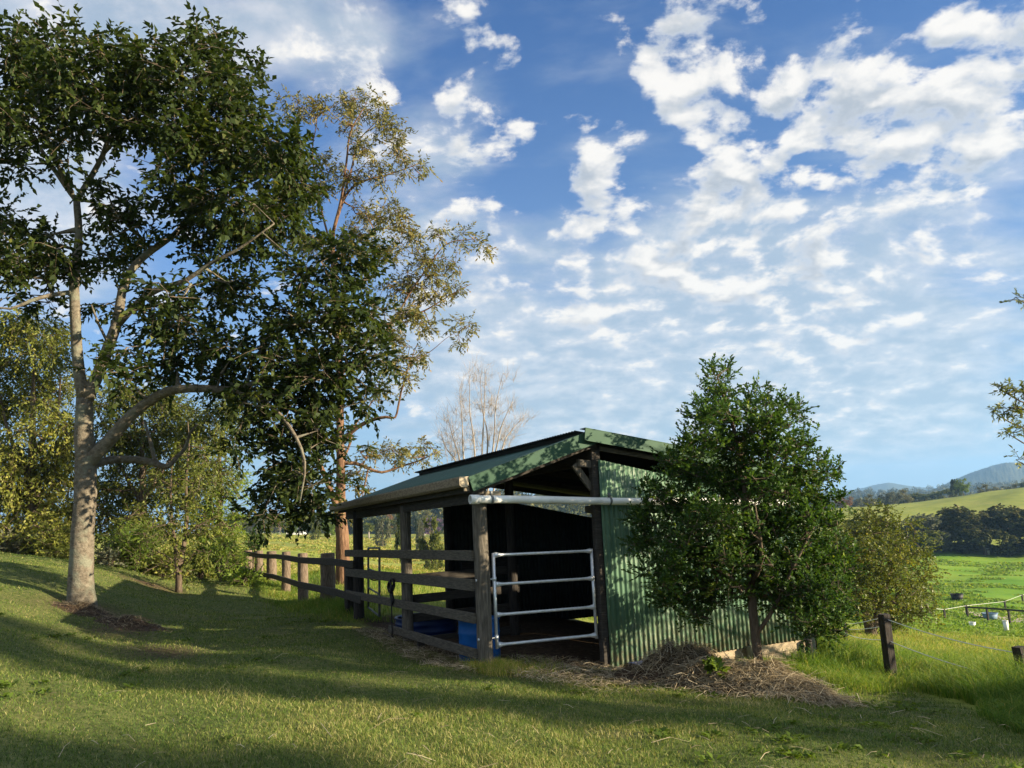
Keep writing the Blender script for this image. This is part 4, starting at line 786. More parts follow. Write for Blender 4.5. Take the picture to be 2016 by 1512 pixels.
bush('low_shrub', 'dark weedy bush under the near end of the lime tree', 22, 318, 1110, 40, 28, 'leaf_olive', 76)
bush('low_shrub', 'leafy weed clump below the fence end rails', 22, 478, 1140, 22, 12, 'leaf_lime', 77)
bush('low_shrub', 'pale lime bush behind the thin sapling', 24, 395, 1100, 34, 34, 'leaf_lime', 78)
bush('low_shrub', 'dark green climber on the far side of the fence end', 32, 496, 1068, 14, 20, 'leaf_citrus', 79)
bush('young_weed', 'young broad leaved weed growing on the straw heap', 9.7, 1402, 1318, 16, 18, 'leaf_lime', 80, 3, dict(per=7, rc=.06, Ln=.1, Wd=.05, droop=-.3, up_bias=.5, tint_mu=.35), 30)
# ------------------------------------------------------------------ bare tree behind the roof
D = 31.0; b0 = on_ground(935, D); r_ = np.random.default_rng(81); lim = []; bl = []
tops = [(880, 815, 905, 905), (905, 770, 912, 890), (925, 740, 934, 880), (955, 725, 950, 870), (990, 735, 972, 870), (1010, 790, 978, 880), (1035, 815, 990, 880), (868, 850, 900, 915), (945, 735, 960, 870)]
for k, (u1, v1, um, vm) in enumerate(tops):
    dd = r_.uniform(-1, 1); q = [(935+r_.uniform(-6, 6), 1130, 0, .05), ((935+um)/2+r_.uniform(-3, 3), 1000, dd*.3, .042), (um, vm, dd*.7, .032), ((um+u1)/2+r_.uniform(-6, 2), (vm+v1)/2, dd, .02), (u1, v1, dd*1.2, .008)]
    lim.append(pl(D, *q))
    bl += [(u1+r_.uniform(-8, 8), v1+12, 24, 26, dd), ((um+u1)/2+r_.uniform(-16, 16), (vm+v1)/2, 24, 34, dd), (um+r_.uniform(-18, 18), vm-10, 22, 26, dd)]
bt = thing('bare_tree', 'bare leafless tree with many pale stems behind the shelter roof', 'tree', tuple(b0)); mb = MB()
sk, sr = limbs_mesh(lim, mb, sides=7, wob=.03); cl = blob_clumps(pb(D, bl, 1.5, 20, 82), 83, .6); use = sk[:, 2] > b0[2]+3.0
branch_out(sk[use], sr[use], cl, mb, 84, .45, .0026, .0018, .05, 4, .02); build('trunk', mb, MT['bark_pale'], bt, True)
mb = MB(); r_ = np.random.default_rng(85)
for c in cl:
    for k in range(4):
        d = unit(r_.normal(size=3)*.55+np.array([(c[0]-b0[0])*.18, 0, 1.0])); Ld = r_.uniform(.3, .75); mb.tube([c-d*.1, c+d*Ld*.5+r_.normal(0, .03, 3), c+d*Ld], [.004, .003, .0016], 3, False)
build('twigs', mb, MT['bark_pale'], bt, True)['kind'] = 'stuff'
# ------------------------------------------------------------------ far trees: a few kinds, each built once and copied
def proto(name, kind, leafmat, bark, seed, n_b, leafL, leafW, per, dens, shape='round', droop=.3, tint=.45):
    "one unit-sized tree (about one metre high and one wide) that copies scale"
    r = np.random.default_rng(seed); S = 10.0
    lims = [([np.array([0, 0, -.6]), np.array([0, 0, .1*S]), np.array([.02*S, 0, .32*S]), np.array([.0, .02*S, .8*S])], [.035*S, .026*S, .02*S, .004*S])]
    for k in range(4):
        a = k*1.6+r.uniform(0, .6); lims.append(([np.array([.01*S, 0, .22*S]), np.array([.12*S*math.cos(a), .12*S*math.sin(a), .4*S]), np.array([.28*S*math.cos(a), .28*S*math.sin(a), .62*S])], [.014*S, .01*S, .003*S]))
    bl = []
    for k in range(n_b):
        if shape == 'round': h = r.uniform(.2, .9); w = .42*math.sqrt(max(.05, 1-((h-.5)/.52)**2))
        elif shape == 'tall': h = r.uniform(.35, .96); w = .3*math.sqrt(max(.05, 1-((h-.66)/.36)**2))
        elif shape == 'bush': h = r.uniform(.08, .85); w = .45*math.sqrt(max(.05, 1-((h-.35)/.6)**2))
        else: h = .9; w = .2
        a = r.uniform(0, 6.28); q = w*math.sqrt(r.uniform(.15, 1)); s = r.uniform(.09, .16)
        bl.append((np.array([q*math.cos(a), q*math.sin(a), h])*S, np.array([s, s, s*.8])*S, dens*2))
    return full_tree(name, 'x', 'tree', (0, 0, 0), lims, bl, dict(per=per, rc=.045*S, Ln=leafL*S, Wd=leafW*S, droop=droop, up_bias=.5, tint_mu=tint), MT[leafmat], MT[bark], seed, skelfrom=.8 if shape != 'bush' else .1, twig=(1.2, .02, .02), sides=6)
PR = {'dark': proto('field_tree', 'dark', 'leaf_dark', 'bark_brown', 101, 26, .05, .03, 24, 9), 'olive': proto('field_tree', 'olive', 'leaf_olive', 'bark_brown', 102, 26, .045, .025, 24, 9),
      'gum': proto('field_gum_tree', 'gum', 'leaf_gum', 'bark_pale', 103, 22, .045, .018, 24, 9, 'tall'), 'lime': proto('field_tree', 'lime', 'leaf_lime', 'bark_brown', 104, 24, .045, .026, 24, 9, 'bush'),
      'grey': proto('field_bush', 'grey', 'leaf_grey', 'bark_brown', 105, 22, .05, .02, 26, 9, 'bush'), 'purple': proto('jacaranda_tree', 'purple', 'leaf_purple', 'bark_brown', 106, 24, .04, .025, 24, 9),
      'thicket': proto('field_tree', 'thicket', 'leaf_wood', 'bark_brown', 109, 30, .055, .03, 26, 10, 'bush'),
      'rust': proto('field_tree', 'rust', 'leaf_rust', 'bark_pale', 107, 20, .04, .02, 24, 9, 'tall'), 'bush': proto('field_bush', 'bush', 'leaf_olive', 'bark_brown', 108, 24, .05, .028, 26, 9, 'bush')}
used = set()
def far(kind, u, D, vtop, wpx, label, group=None, cat='tree', vbase=None):
    o = PR[kind]
    if kind in used: o = copy_tree(o)
    used.add(kind)
    p = on_ground(u, D)
    top = P(u, vtop, D)[2]; h = max(.8, (top-p[2])/10.0); w = wpx*D/F/9.0
    o.location = p; o.scale = (w, w, h); o.rotation_euler = (0, 0, random.uniform(0, 6.28)); o['label'] = label; o['category'] = cat
    if group: o['group'] = group
    elif 'group' in o: del o['group']
    return o
gA = 'trees along the far edge of the right paddock'
for k, (kind, u, D, vt, w) in enumerate([('bush', 1655, 186, 1012, 110), ('bush', 1728, 196, 1005, 110), ('bush', 1790, 188, 1010, 105), ('grey', 1842, 192, 996, 110), ('thicket', 1892, 196, 990, 120), ('thicket', 1940, 190, 998, 115), ('thicket', 1990, 192, 988, 130), ('thicket', 2045, 190, 994, 130)]):
    nm = ['leftmost, half hidden by the citrus', 'second from left, above the golden bush', 'third from left, sunlit round crown', 'fourth from left, tall pale brown crown', 'fifth from left, first of the dark crowns', 'sixth from left, dark broad crown', 'seventh from left, dark and widest', 'last, dark crown cut by the right edge'][k]
    far(kind, u, D, vt, w, 'tree at the back of the right paddock, '+nm, gA)
gB = 'trees behind the grassy ridge on the right'
rid = [('rust', 1662, 380, 976, 46), ('grey', 1692, 400, 982, 40), ('gum', 1716, 390, 983, 34), ('olive', 1742, 420, 985, 36), ('dark', 1760, 430, 974, 40), ('gum', 1784, 400, 964, 40), ('grey', 1756, 370, 991, 44), ('olive', 1815, 420, 976, 44), ('dark', 1842, 430, 975, 40), ('olive', 1870, 410, 968, 44), ('lime', 1897, 345, 962, 28), ('dark', 1884, 350, 972, 20), ('gum', 1940, 410, 958, 36), ('grey', 1965, 420, 958, 44), ('gum', 1995, 420, 953, 40), ('olive', 2030, 415, 954, 46)]
ordn = ['first', 'second', 'third', 'fourth', 'fifth', 'sixth', 'seventh', 'eighth', 'ninth', 'tenth', 'eleventh', 'twelfth', 'thirteenth', 'fourteenth', 'fifteenth', 'sixteenth']
look = {'rust': 'reddish brown', 'grey': 'grey green', 'gum': 'tall brownish gum', 'olive': 'olive green', 'dark': 'dark green', 'lime': 'bright yellow green'}
for k, q in enumerate(sorted(rid, key=lambda q: q[1])):
    far(q[0], q[1], q[2], q[3], q[4], f'{look[q[0]]} tree behind the ridge on the right, {ordn[k]} from the left', gB)
far('rust', 551, 300, 1027, 16, 'slim rusty leaved young tree in the field left of the white house'); far('olive', 530, 310, 1043, 34, 'low olive tree left of the rusty young tree')
far('olive', 470, 290, 1032, 60, 'olive shrubs on the green slope at the far left gap'); far('grey', 500, 280, 1043, 30, 'small grey shrub at the top of the far left slope')
far('lime', 566, 330, 1043, 16, 'yellow green young tree right of the rusty one'); far('dark', 598, 360, 1022, 60, 'dark tree behind the white house', None); far('olive', 622, 390, 1018, 60, 'large olive tree right of the white house')
far('gum', 650, 400, 1012, 46, 'tall pale tree close left of the gum trunk'); far('lime', 647, 250, 1048, 30, 'round bright green bush on the field left of the gum trunk'); far('bush', 621, 215, 1055, 24, 'round olive bush below the large olive tree', None, 'bush')
far('lime', 583, 280, 1052, 8, 'tiny staked sapling before the white car'); far('olive', 690, 420, 1012, 40, 'yellow green tree just right of the gum trunk'); far('dark', 745, 340, 1022, 44, 'dark green round tree framed by the shelter posts')
far('olive', 768, 345, 1020, 50, 'broad olive tree framed by the middle of the shelter bay'); far('rust', 766, 400, 1012, 30, 'orange topped tree behind the framed olive tree'); far('gum', 790, 330, 1014, 36, 'tall grey brown tree left of the middle shelter post')
far('grey', 754, 190, 1054, 30, 'round grey bush alone on the pale field', None, 'bush'); far('purple', 852, 360, 1022, 50, 'mauve flowering tree framed right of the middle shelter post'); far('gum', 836, 400, 1006, 40, 'tall gum tree behind the mauve flowering tree')
far('dark', 823, 300, 1040, 14, 'narrow dark tree beside the middle shelter post'); far('bush', 850, 105, 1076, 46, 'dark bush near the dam right of the middle shelter post', None, 'bush'); far('dark', 793, 105, 1080, 26, 'dark bush near the dam left of the middle shelter post', None, 'bush')
far('dark', 712, 420, 1014, 40, 'dark tree between the gum trunk and the far shelter post'); far('olive', 880, 380, 1016, 44, 'olive tree showing at the edge of the dark back wall'); far('grey', 826, 170, 1066, 18, 'small pale shrub low beside the middle shelter post', None, 'bush')
for kk, o in PR.items():
    if kk not in used: bpy.data.objects.remove(o, do_unlink=True)
# palm
p = on_ground(726, 300); t = thing('palm_tree', 'thin palm with pale straight trunk framed beside the far shelter post', 'palm', tuple(p)); top = P(726, 1036, 300); m = MB()
m.tube([p-ZV*.4, p*.5+top*.5, top], [.34, .28, .24], 8); build('trunk', m, MT['bark_pale'], t, True)
r_ = np.random.default_rng(91); n = 260; a = r_.uniform(0, 6.28, n); e = r_.uniform(-.9, .9, n); ax = np.stack([np.cos(a)*np.cos(e), np.sin(a)*np.cos(e), np.sin(e)-.2], -1)
leaf_obj('crown', leaves(top+ax*1.2, ax, r_.normal(size=(n, 3)), np.full(n, 2.4), np.full(n, .3)), np.clip(r_.normal(.5, .2, n), 0, 1), MT['leaf_olive'], t)
# white house and car far off
p = on_ground(584, 385); h = thing('farmhouse', 'small white farmhouse with grey roof among the far trees', 'house', tuple(p)); ux = np.array([1., .1, 0]); uy = np.array([-.1, 1., 0]); k = 1.0
m = MB(); m.frame(p, ux, uy, ZV, -4.2, 4.2, -3, 3, -.5, 2.7); build('wall', m, MT['white'], h)
m = MB(); R0 = [p+ux*x+uy*y+ZV*z for x, y, z in ((-5, -4.4, 2.3), (5, -4.4, 2.3), (5, 4.4, 2.3), (-5, 4.4, 2.3), (-2.2, 0, 5.0), (2.2, 0, 5.0))]
m.add(R0, [(0, 1, 5, 4), (1, 2, 5), (2, 3, 4, 5), (3, 0, 4), (3, 2, 1, 0)]); build('roof', m, MT['dullsteel'], h)
for x in (-2.8, .2, 2.6):
    m = MB(); m.frame(p+ux*x-uy*3.02, ux, uy, ZV, -.6, .6, -.03, .03, .9, 2.1); build('window', m, MT['black'], h)
p = on_ground(593, 312); c = thing('parked_car', 'white car parked in front of the far farmhouse', 'car', tuple(p)); m = MB()
prof = [(-2.2, .45), (-2.15, .9), (-1.5, 1.0), (-.9, 1.55), (.7, 1.6), (1.5, 1.05), (2.15, .95), (2.25, .45)]
va = [p+ux*x+ZV*z-uy*.85 for x, z in prof]+[p+ux*x+ZV*z+uy*.85 for x, z in prof]; k_ = len(prof)
m.add(va, [(i, (i+1) % k_, (i+1) % k_+k_, i+k_) for i in range(k_)]+[tuple(range(k_))[::-1], tuple(range(k_, 2*k_))]); build('body', m, MT['white'], c)
for x in (-1.4, 1.4):
    for y in (-.86, .72):
        m = MB(); m.lathe(p+ux*x+uy*y+ZV*.35, [(0, 0), (.35, 0), (.35, .14), (0, .14)], 14, uy); build('wheel', m, MT['black'], c)
m = MB(); m.frame(p-uy*.86, ux, uy, ZV, -.8, .75, -.01, .01, 1.08, 1.42); build('window', m, MT['black'], c)
# dam, arena
def sheet(name, cu, D, ru, rv, mat, label, flat=True):
    c = on_ground(cu, D); a = np.linspace(0, 6.283, 40, endpoint=False); m = MB(); ring = []
    for q in (1.0, .66, .33):
        x = c[0]+ru*q*np.cos(a)*(1+.12*np.sin(a*3)); y = c[1]+rv*q*np.sin(a)*(1+.1*np.cos(a*2)); z = np.full_like(x, c[2]+.12) if flat else ground(x, y)+.06; ring.append(np.stack([x, y, z], -1))
    V = np.concatenate(ring+[[c+ZV*(.12 if flat else .06)]]); f = [(i, (i+1) % 40, (i+1) % 40+40, i+40) for i in range(40)]+[(i+40, (i+1) % 40+40, (i+1) % 40+80, i+80) for i in range(40)]+[(i+80, (i+1) % 40+80, 120) for i in range(40)]
    m.add(V, f); return tag(build(name, m, mat, None, True), label, None, None, 'structure')
sheet('water', 758, 66, 1.6, 6, MT['water'], 'small farm dam'); sheet('path', 2045, 84, 5.5, 8, MT['sand'], 'pale sand riding arena', False)
# ------------------------------------------------------------------ electric tape fence on the right
ef = thing('electric_fence', 'white tape fence on dark square posts along the right slope', 'fence', tuple(P(1757, 1342, 12.0)))
def epost(b, t_, w, name='post', mat='darkpost', par=None):
    m = MB(); m.bar(b-ZV*.3, t_, w, w, np.array([1., .3, 0]), .008); return build(name, m, MT[mat], par or ef)
b1, t1 = P(1757, 1345, 12.0), P(1740, 1209, 12.0); epost(b1, t1, .125)
t2 = P(2006, 1273, 10.4); b2 = np.array([t2[0]+.06, t2[1]-.02, g1(t2[0], t2[1])]); epost(b2, t2, .125)
t3 = P(1664, 1228, 24); b3 = on_ground(1664, 24); epost(b3, t3, .09)
for (a, b, sag) in ((P(1663, 1229, 23.9), t1-ZV*.055+RT*-.05, .02), (P(1663, 1238, 23.9), t1-ZV*.17+RT*-.03, .03), (t1-ZV*.06, t2-ZV*.08, .05), (t1-ZV*.36, t2-ZV*.42, .05), (t2-ZV*.08, P(2200, 1330, 8.5), .03), (t1-ZV*.36+RT*-.06, P(1663, 1246, 23.9), .05)):
    m = MB(); pts = [a+(b-a)*x-ZV*sag*4*x*(1-x) for x in np.linspace(0, 1, 14)]; m.tube(pts, .0065, 5, False); build('tape', m, MT['tape'], ef, True)
m = MB(); m.bar(t1-ZV*.36-RT*.07, t1-ZV*.36-RT*.02, .05, .05); build('insulator', m, MT['black'], ef)
# far paddock fence and arena rail
pf = thing('paddock_fence', 'thin far tape fence on small posts crossing the green paddock', 'fence', tuple(on_ground(1861, 80)))
tops = []
for u, vt, D in ((1815, 1212, 70), (1861, 1203, 78), (1904, 1193, 86), (1980, 1184, 98), (2014, 1180, 104), (2060, 1175, 112)):
    b = on_ground(u, D); tp = b.copy(); tp[2] = max(P(u, vt, D)[2], b[2]+1.0); epost(b, tp, .16, par=pf); tops.append(tp)
m = MB(); m.tube([q-ZV*.08 for q in tops], .014, 5, False); build('tape', m, MT['tape'], pf, True)
ar = thing('arena_rail', 'low dark rail fence round the pale sand arena', 'fence', tuple(on_ground(1945, 80))); tops = []
for u, vt, D in ((1906, 1194, 84), (1946, 1196, 80), (1989, 1199, 76), (2030, 1202, 72)):
    b = on_ground(u, D); tp = b.copy(); tp[2] = max(P(u, vt, D)[2], b[2]+.9); epost(b, tp, .16, par=ar); tops.append(tp)
for a, b in zip(tops[:-1], tops[1:]):
    m = MB(); m.bar(a-ZV*.06, b-ZV*.06, .06, .16); build('rail', m, MT['darkpost'], ar)
# things lying in the paddock
def tub(u, D, r, h, mat, label, name='feed_tub', v=None):
    p = hit(u, v, 20) if v else on_ground(u, D); t = thing(name, label, name.split('_')[-1], tuple(p)); m = MB()
    m.lathe(p-ZV*.03, [(0, 0), (r*.8, 0), (r, h), (r*.93, h), (r*.75, .08), (0, .08)], 18); build('tub_body', m, MT[mat], t, True)
    m = MB(); m.lathe(p+ZV*(h-.05), [(r*.99, 0), (r*1.06, 0), (r*1.06, .06), (r*.98, .06)], 18); build('rim', m, MT[mat], t, True)
tub(1885, 100, .75, .8, 'black', 'black tub lying out on the bright green paddock', v=1182)
tub(1950, 84, .7, .6, 'palblue', 'blue trough beside the arena rail posts', 'water_trough', v=1219)
tub(1915, 70, .24, .36, 'white', 'white bucket in the shaded paddock grass, left of two', 'bucket', v=1234)
tub(1982, 68, .17, .75, 'white', 'upright white drum in the shaded paddock grass, right of two', 'bucket', v=1244)
tub(1946, 190, .4, 1.6, 'white', 'tiny white marker before the dark far trees', 'marker', v=1093)
# ------------------------------------------------------------------ distant hills and woods
def ridge(name, prof, D, dep, rough, mat, label, n=420, zb=-12, seed=0):
    us = np.array([q[0] for q in prof], float); vs = np.array([q[1] for q in prof], float); r = np.random.default_rng(seed)
    u = np.linspace(us[0], us[-1], n); v = np.interp(u, us, vs); k = np.hanning(13); k /= k.sum(); v = np.convolve(np.pad(v, 6, mode='edge'), k, 'valid')
    top = np.array([P(a, b, D) for a, b in zip(u, v)]); rows = []; m_ = 26
    for j in range(m_):
        q = j/(m_-1); y = D-dep*.62+dep*q; f = math.sin(min(1, q/.62)*math.pi/2)**1.15 if q < .62 else math.cos((q-.62)/.38*math.pi/2)**.8
        x = top[:, 0]*(y/D); z = zb+(top[:, 2]-zb)*f; ph = x/dep*9+q*4
        z = z+(rough*4*np.sin(ph)*np.sin(q*9+x/dep*3)+rough*2*np.sin(ph*2.7+1)*np.sin(q*17))*math.sin(q*math.pi)*min(1, abs(q-.62)*5)+r.normal(0, rough, n)*(.15 if q < .02 else 1)
        rows.append(np.stack([x, np.full(n, y), z], -1))
    m = MB(); m.grid(np.stack(rows, 0)[:, ::-1]); return tag(build(name, m, mat, None, True), label, None, None, 'structure')
MT['wood'] = m_noise('wooded_slope', [(.3, (.018, .028, .012)), (.5, (.045, .055, .022)), (.72, (.09, .085, .035))], .09, (1, 1, 1), .95, 0, .01, 8)
ridge('mountain', [(1380, 968), (1480, 972), (1640, 969), (1690, 963), (1722, 955), (1750, 950), (1790, 957), (1840, 962), (1900, 970), (2200, 980)], 4300, 1500, .8, MT['wood'], 'far blue peak', zb=-40, seed=1)
ridge('mountain', [(1560, 985), (1700, 976), (1780, 968), (1838, 963), (1862, 953), (1892, 939), (1925, 927), (1955, 917), (1985, 911), (2020, 913), (2080, 918), (2200, 940), (2400, 960)], 2900, 1300, .9, MT['wood'], 'near blue mountain on the right', zb=-30, seed=2)
ridge('hill', [(1350, 992), (1600, 982), (1700, 975), (1800, 970), (1900, 963), (2016, 957), (2200, 948)], 1500, 700, 2.0, MT['wood'], 'wooded foothills on the right', zb=-20, seed=3)
ridge('hill', [(560, 1052), (640, 1036), (690, 1018), (720, 1003), (780, 994), (850, 992), (950, 988), (1100, 992), (1250, 990), (1400, 988), (1550, 990)], 640, 360, .6, MT['wood'], 'wooded hill beyond the shelter', zb=-10, seed=4)
def woodland(name, label, n, ulo, uhi, Dlo, Dhi, surf, hgt, seed, per=46):
    "a far wood that reads as one mass: leafy crowns of many sizes"
    r = np.random.default_rng(seed); u = r.uniform(ulo, uhi, n); D_ = r.uniform(Dlo, Dhi, n); V = []; T = []
    for a, d in zip(u, D_):
        p = P(a, 1000, d); z = surf(p[0], p[1]); h = hgt*r.uniform(.6, 1.4); w = h*r.uniform(.32, .5); q = unit(r.normal(size=(per, 3)))*(r.random((per, 1))**.4)
        c = np.array([p[0], p[1], z+h*.55])+q*np.array([w, w, h*.48]); s = h*.13
        V.append(leaves(c, r.normal(size=(per, 3)), r.normal(size=(per, 3))*.6+np.array([0, 0, .5]), s*1.6*r.uniform(.6, 1.4, per), s*r.uniform(.6, 1.4, per))); T.append(np.clip(r.uniform(.15, .8)+r.normal(0, .12, per), 0, 1))
    o = leaf_obj(name, np.concatenate(V), np.concatenate(T), MT['leaf_wood'], None); return tag(o, label, 'woodland', None, 'stuff')
bpy.context.view_layer.update()
from mathutils import Vector
from mathutils.bvhtree import BVHTree
hills = [o for o in bpy.data.objects if o.name.startswith('hill')]; trees_ = [BVHTree.FromPolygons([v.co for v in o.data.vertices], [p.vertices[:] for p in o.data.polygons]) for o in hills]
def surf(i):
    def f(x, y):
        h = trees_[i].ray_cast(Vector((x, y, 900)), Vector((0, 0, -1)))[0]; z = g1(x, y); return max(z, h[2]) if h else z
    return f
woodland('woodland', 'mixed woodland covering the hill beyond the shelter', 900, 560, 1500, 430, 690, surf(1), 9, 201)
woodland('woodland', 'dark woodland over the foothills at right', 1100, 1500, 2150, 1060, 1540, surf(0), 9, 202, 40)
woodland('woodland', 'scattered woods behind the grassy ridge at right', 420, 1560, 2100, 520, 1000, lambda x, y: g1(x, y), 13, 203)
woodland('woodland', 'band of trees closing the far left fields', 190, 440, 900, 440, 520, lambda x, y: g1(x, y), 8, 204, 70)
# ------------------------------------------------------------------ trees standing just outside the frame to the right; one reaches its branches into view
D = 9.3; base = np.array([10.2, 11.2, g1(10.2, 11.2)]); b0 = base
lim = [([b0-ZV*.3, b0+ZV*1.2, b0+ZV*3+B*.1, b0+ZV*5.2], [.16, .13, .1, .05])]
for (u, v, dd), z0 in (((1966, 765, 0), 2.6), ((1955, 812, .2), 2.3), ((1978, 850, -.1), 2.0), ((2000, 905, 0), 1.6), ((1999, 585, .1), 3.9)):
    e = P(u, v, D+dd); s0 = b0+ZV*z0; lim.append(([s0, s0*.55+e*.45+ZV*.12, s0*.12+e*.88-ZV*.03, e], [.035, .022, .01, .004]))
bl = pb(D, [(1970, 764, 10, 5, 0), (1998, 768, 16, 7, 0), (2020, 775, 12, 7, 0), (1962, 809, 8, 5, .2), (1985, 806, 14, 7, .2), (2010, 812, 12, 9, .2), (1983, 848, 9, 5, -.1), (2004, 850, 12, 6, -.1), (2010, 903, 7, 6, 0), (2005, 585, 6, 4, .1), (2030, 590, 10, 6, .1)], .3, 110, 301)
r_ = np.random.default_rng(302)
for (pt5, _r) in lim[1:]:
    for f in np.linspace(.3, .8, 7):
        q = pt5[0]*(1-f)+pt5[3]*f+ZV*.05; bl.append((q, np.array([.3, .3, .16]), 9))
for k in range(12):
    a = r_.uniform(0, 6.28); h = r_.uniform(1.6, 5.4); bl.append((b0+np.array([math.cos(a)*r_.uniform(.4, 1.3), math.sin(a)*r_.uniform(.4, 1.3), h]), np.array([.6, .6, .45]), 22))
full_tree('overhanging_tree', 'tree at the right edge reaching leafy branch tips into view', 'tree', tuple(b0), lim, bl, dict(per=16, rc=.085, Ln=.07, Wd=.016, droop=.1, up_bias=.3, tint_mu=.55, radial=.9, spray=8), MT['leaf_olive'], MT['bark_brown'], 303, skelfrom=1.3, twig=(.3, .004, .004))
SUN_AZ = math.radians(74); SUN_EL = math.radians(15.5)
SUN = np.array([math.sin(SUN_AZ)*math.cos(SUN_EL), -math.cos(SUN_AZ)*math.cos(SUN_EL), math.sin(SUN_EL)])
SHQ = np.array([math.cos(SUN_AZ), math.sin(SUN_AZ), 0])         # across the light
def shade_tree(q, dist, hgt, wid, seed, dens, label, low=.3):
    "a garden tree up-sun of the view, at offset q across the light and dist towards the sun"
    p = SHQ*q+np.array([SUN[0], SUN[1], 0])/math.cos(SUN_EL)*dist; p[2] = g1(p[0], p[1]); r = np.random.default_rng(seed)
    lm = [([p-ZV*.3, p+ZV*hgt*.3, p+ZV*hgt*.6, p+ZV*hgt*.92], [.2, .16, .1, .03])]
    for k in range(5):
        a = k*1.256+r.uniform(-.3, .3); w = wid*.42; lm.append(([p+ZV*hgt*.3, p+ZV*hgt*.48+np.array([math.cos(a), math.sin(a), 0])*w*.5, p+ZV*hgt*.68+np.array([math.cos(a), math.sin(a), 0])*w], [.09, .06, .02]))
    b_ = []
    for k in range(dens):
        a = r.uniform(0, 6.28); h = r.uniform(low, .95); w = wid*.5*math.sqrt(max(.08, 1-((h-.6)/.45)**2))*math.sqrt(r.uniform(.05, 1)); b_.append((p+np.array([math.cos(a)*w, math.sin(a)*w, hgt*h]), np.array([.6, .6, .8])*wid/3.2, 16))
    return full_tree('garden_tree', label, 'tree', tuple(p), lm, b_, dict(per=26, rc=.3, Ln=.17, Wd=.09, droop=.2, up_bias=.4, tint_mu=.4), MT['leaf_olive'], MT['bark_brown'], seed, skelfrom=1.2, twig=(.7, .01, .01))
SHADE = [(8.6, 38, 17.5, 1.8, 36), (7.15, 33, 16, 1.5, 26), (4.1, 36, 15.5, 1.7, 16), (2.3, 40, 16, 2.2, 15), (.7, 38, 15, 2.4, 15)]
for k, (q, d, h, w, n) in enumerate(SHADE):
    shade_tree(q, d, h, w, 320+k, n, 'garden tree outside the view whose shadow falls on the '+['near left lawn', 'middle lawn', 'lawn before the shelter', 'nearest grass', 'straw heap'][k])
# ------------------------------------------------------------------ sky
W = bpy.data.worlds.new('World'); scene.world = W; W.use_nodes = True; nt = W.node_tree
bg = nt.nodes['Background']; SKY = .066
sky = N(nt, 'ShaderNodeTexSky', sky_type='NISHITA', sun_disc=False, sun_elevation=SUN_EL, sun_rotation=math.pi-SUN_AZ, air_density=1.0, dust_density=.6, ozone_density=2.2, altitude=100)
tc = N(nt, 'ShaderNodeTexCoord'); nrm_ = N(nt, 'ShaderNodeVectorMath', operation='NORMALIZE'); L(nt, tc.outputs['Generated'], nrm_.inputs[0]); dirv = nrm_.outputs[0]
sx_ = N(nt, 'ShaderNodeSeparateXYZ'); L(nt, dirv, sx_.inputs[0])
def M(op, a, b=None, c=None, clamp=False):
    n = N(nt, 'ShaderNodeMath', operation=op, use_clamp=clamp)
    for i, x in enumerate((a, b, c)):
        if x is None: continue
        if hasattr(x, 'is_output'): L(nt, x, n.inputs[i])
        else: n.inputs[i].default_value = x
    return n.outputs[0]
zz = M('MAXIMUM', sx_.outputs[2], 0.0); zd = M('ADD', zz, .32)
cx = N(nt, 'ShaderNodeCombineXYZ'); L(nt, M('DIVIDE', sx_.outputs[0], zd), cx.inputs[0]); L(nt, M('DIVIDE', sx_.outputs[1], zd), cx.inputs[1])
plane = cx.outputs[0]
def off(v, o):
    n = N(nt, 'ShaderNodeVectorMath', operation='ADD'); L(nt, v, n.inputs[0]); n.inputs[1].default_value = o; return n.outputs[0]
def sstepn(x, a, b):
    n = N(nt, 'ShaderNodeMapRange', interpolation_type='SMOOTHSTEP', clamp=True); L(nt, x, n.inputs[0]); n.inputs[1].default_value = a; n.inputs[2].default_value = b; return n.outputs[0]
def blobsum(lst):
    "sum of soft round patches of cloud, each a direction in the sky with an angular radius"
    tot = None
    for u, v, rpx, amp in lst:
        if lst is PUFF and v > 540: amp *= .72
        d = unit(ray(u, v)); n = N(nt, 'ShaderNodeVectorMath', operation='DOT_PRODUCT'); L(nt, dirv, n.inputs[0]); n.inputs[1].default_value = tuple(d)
        x = sstepn(n.outputs['Value'], math.cos(rpx/F), 1.0); x = M('MULTIPLY', x, amp); tot = x if tot is None else M('ADD', tot, x)
    return tot
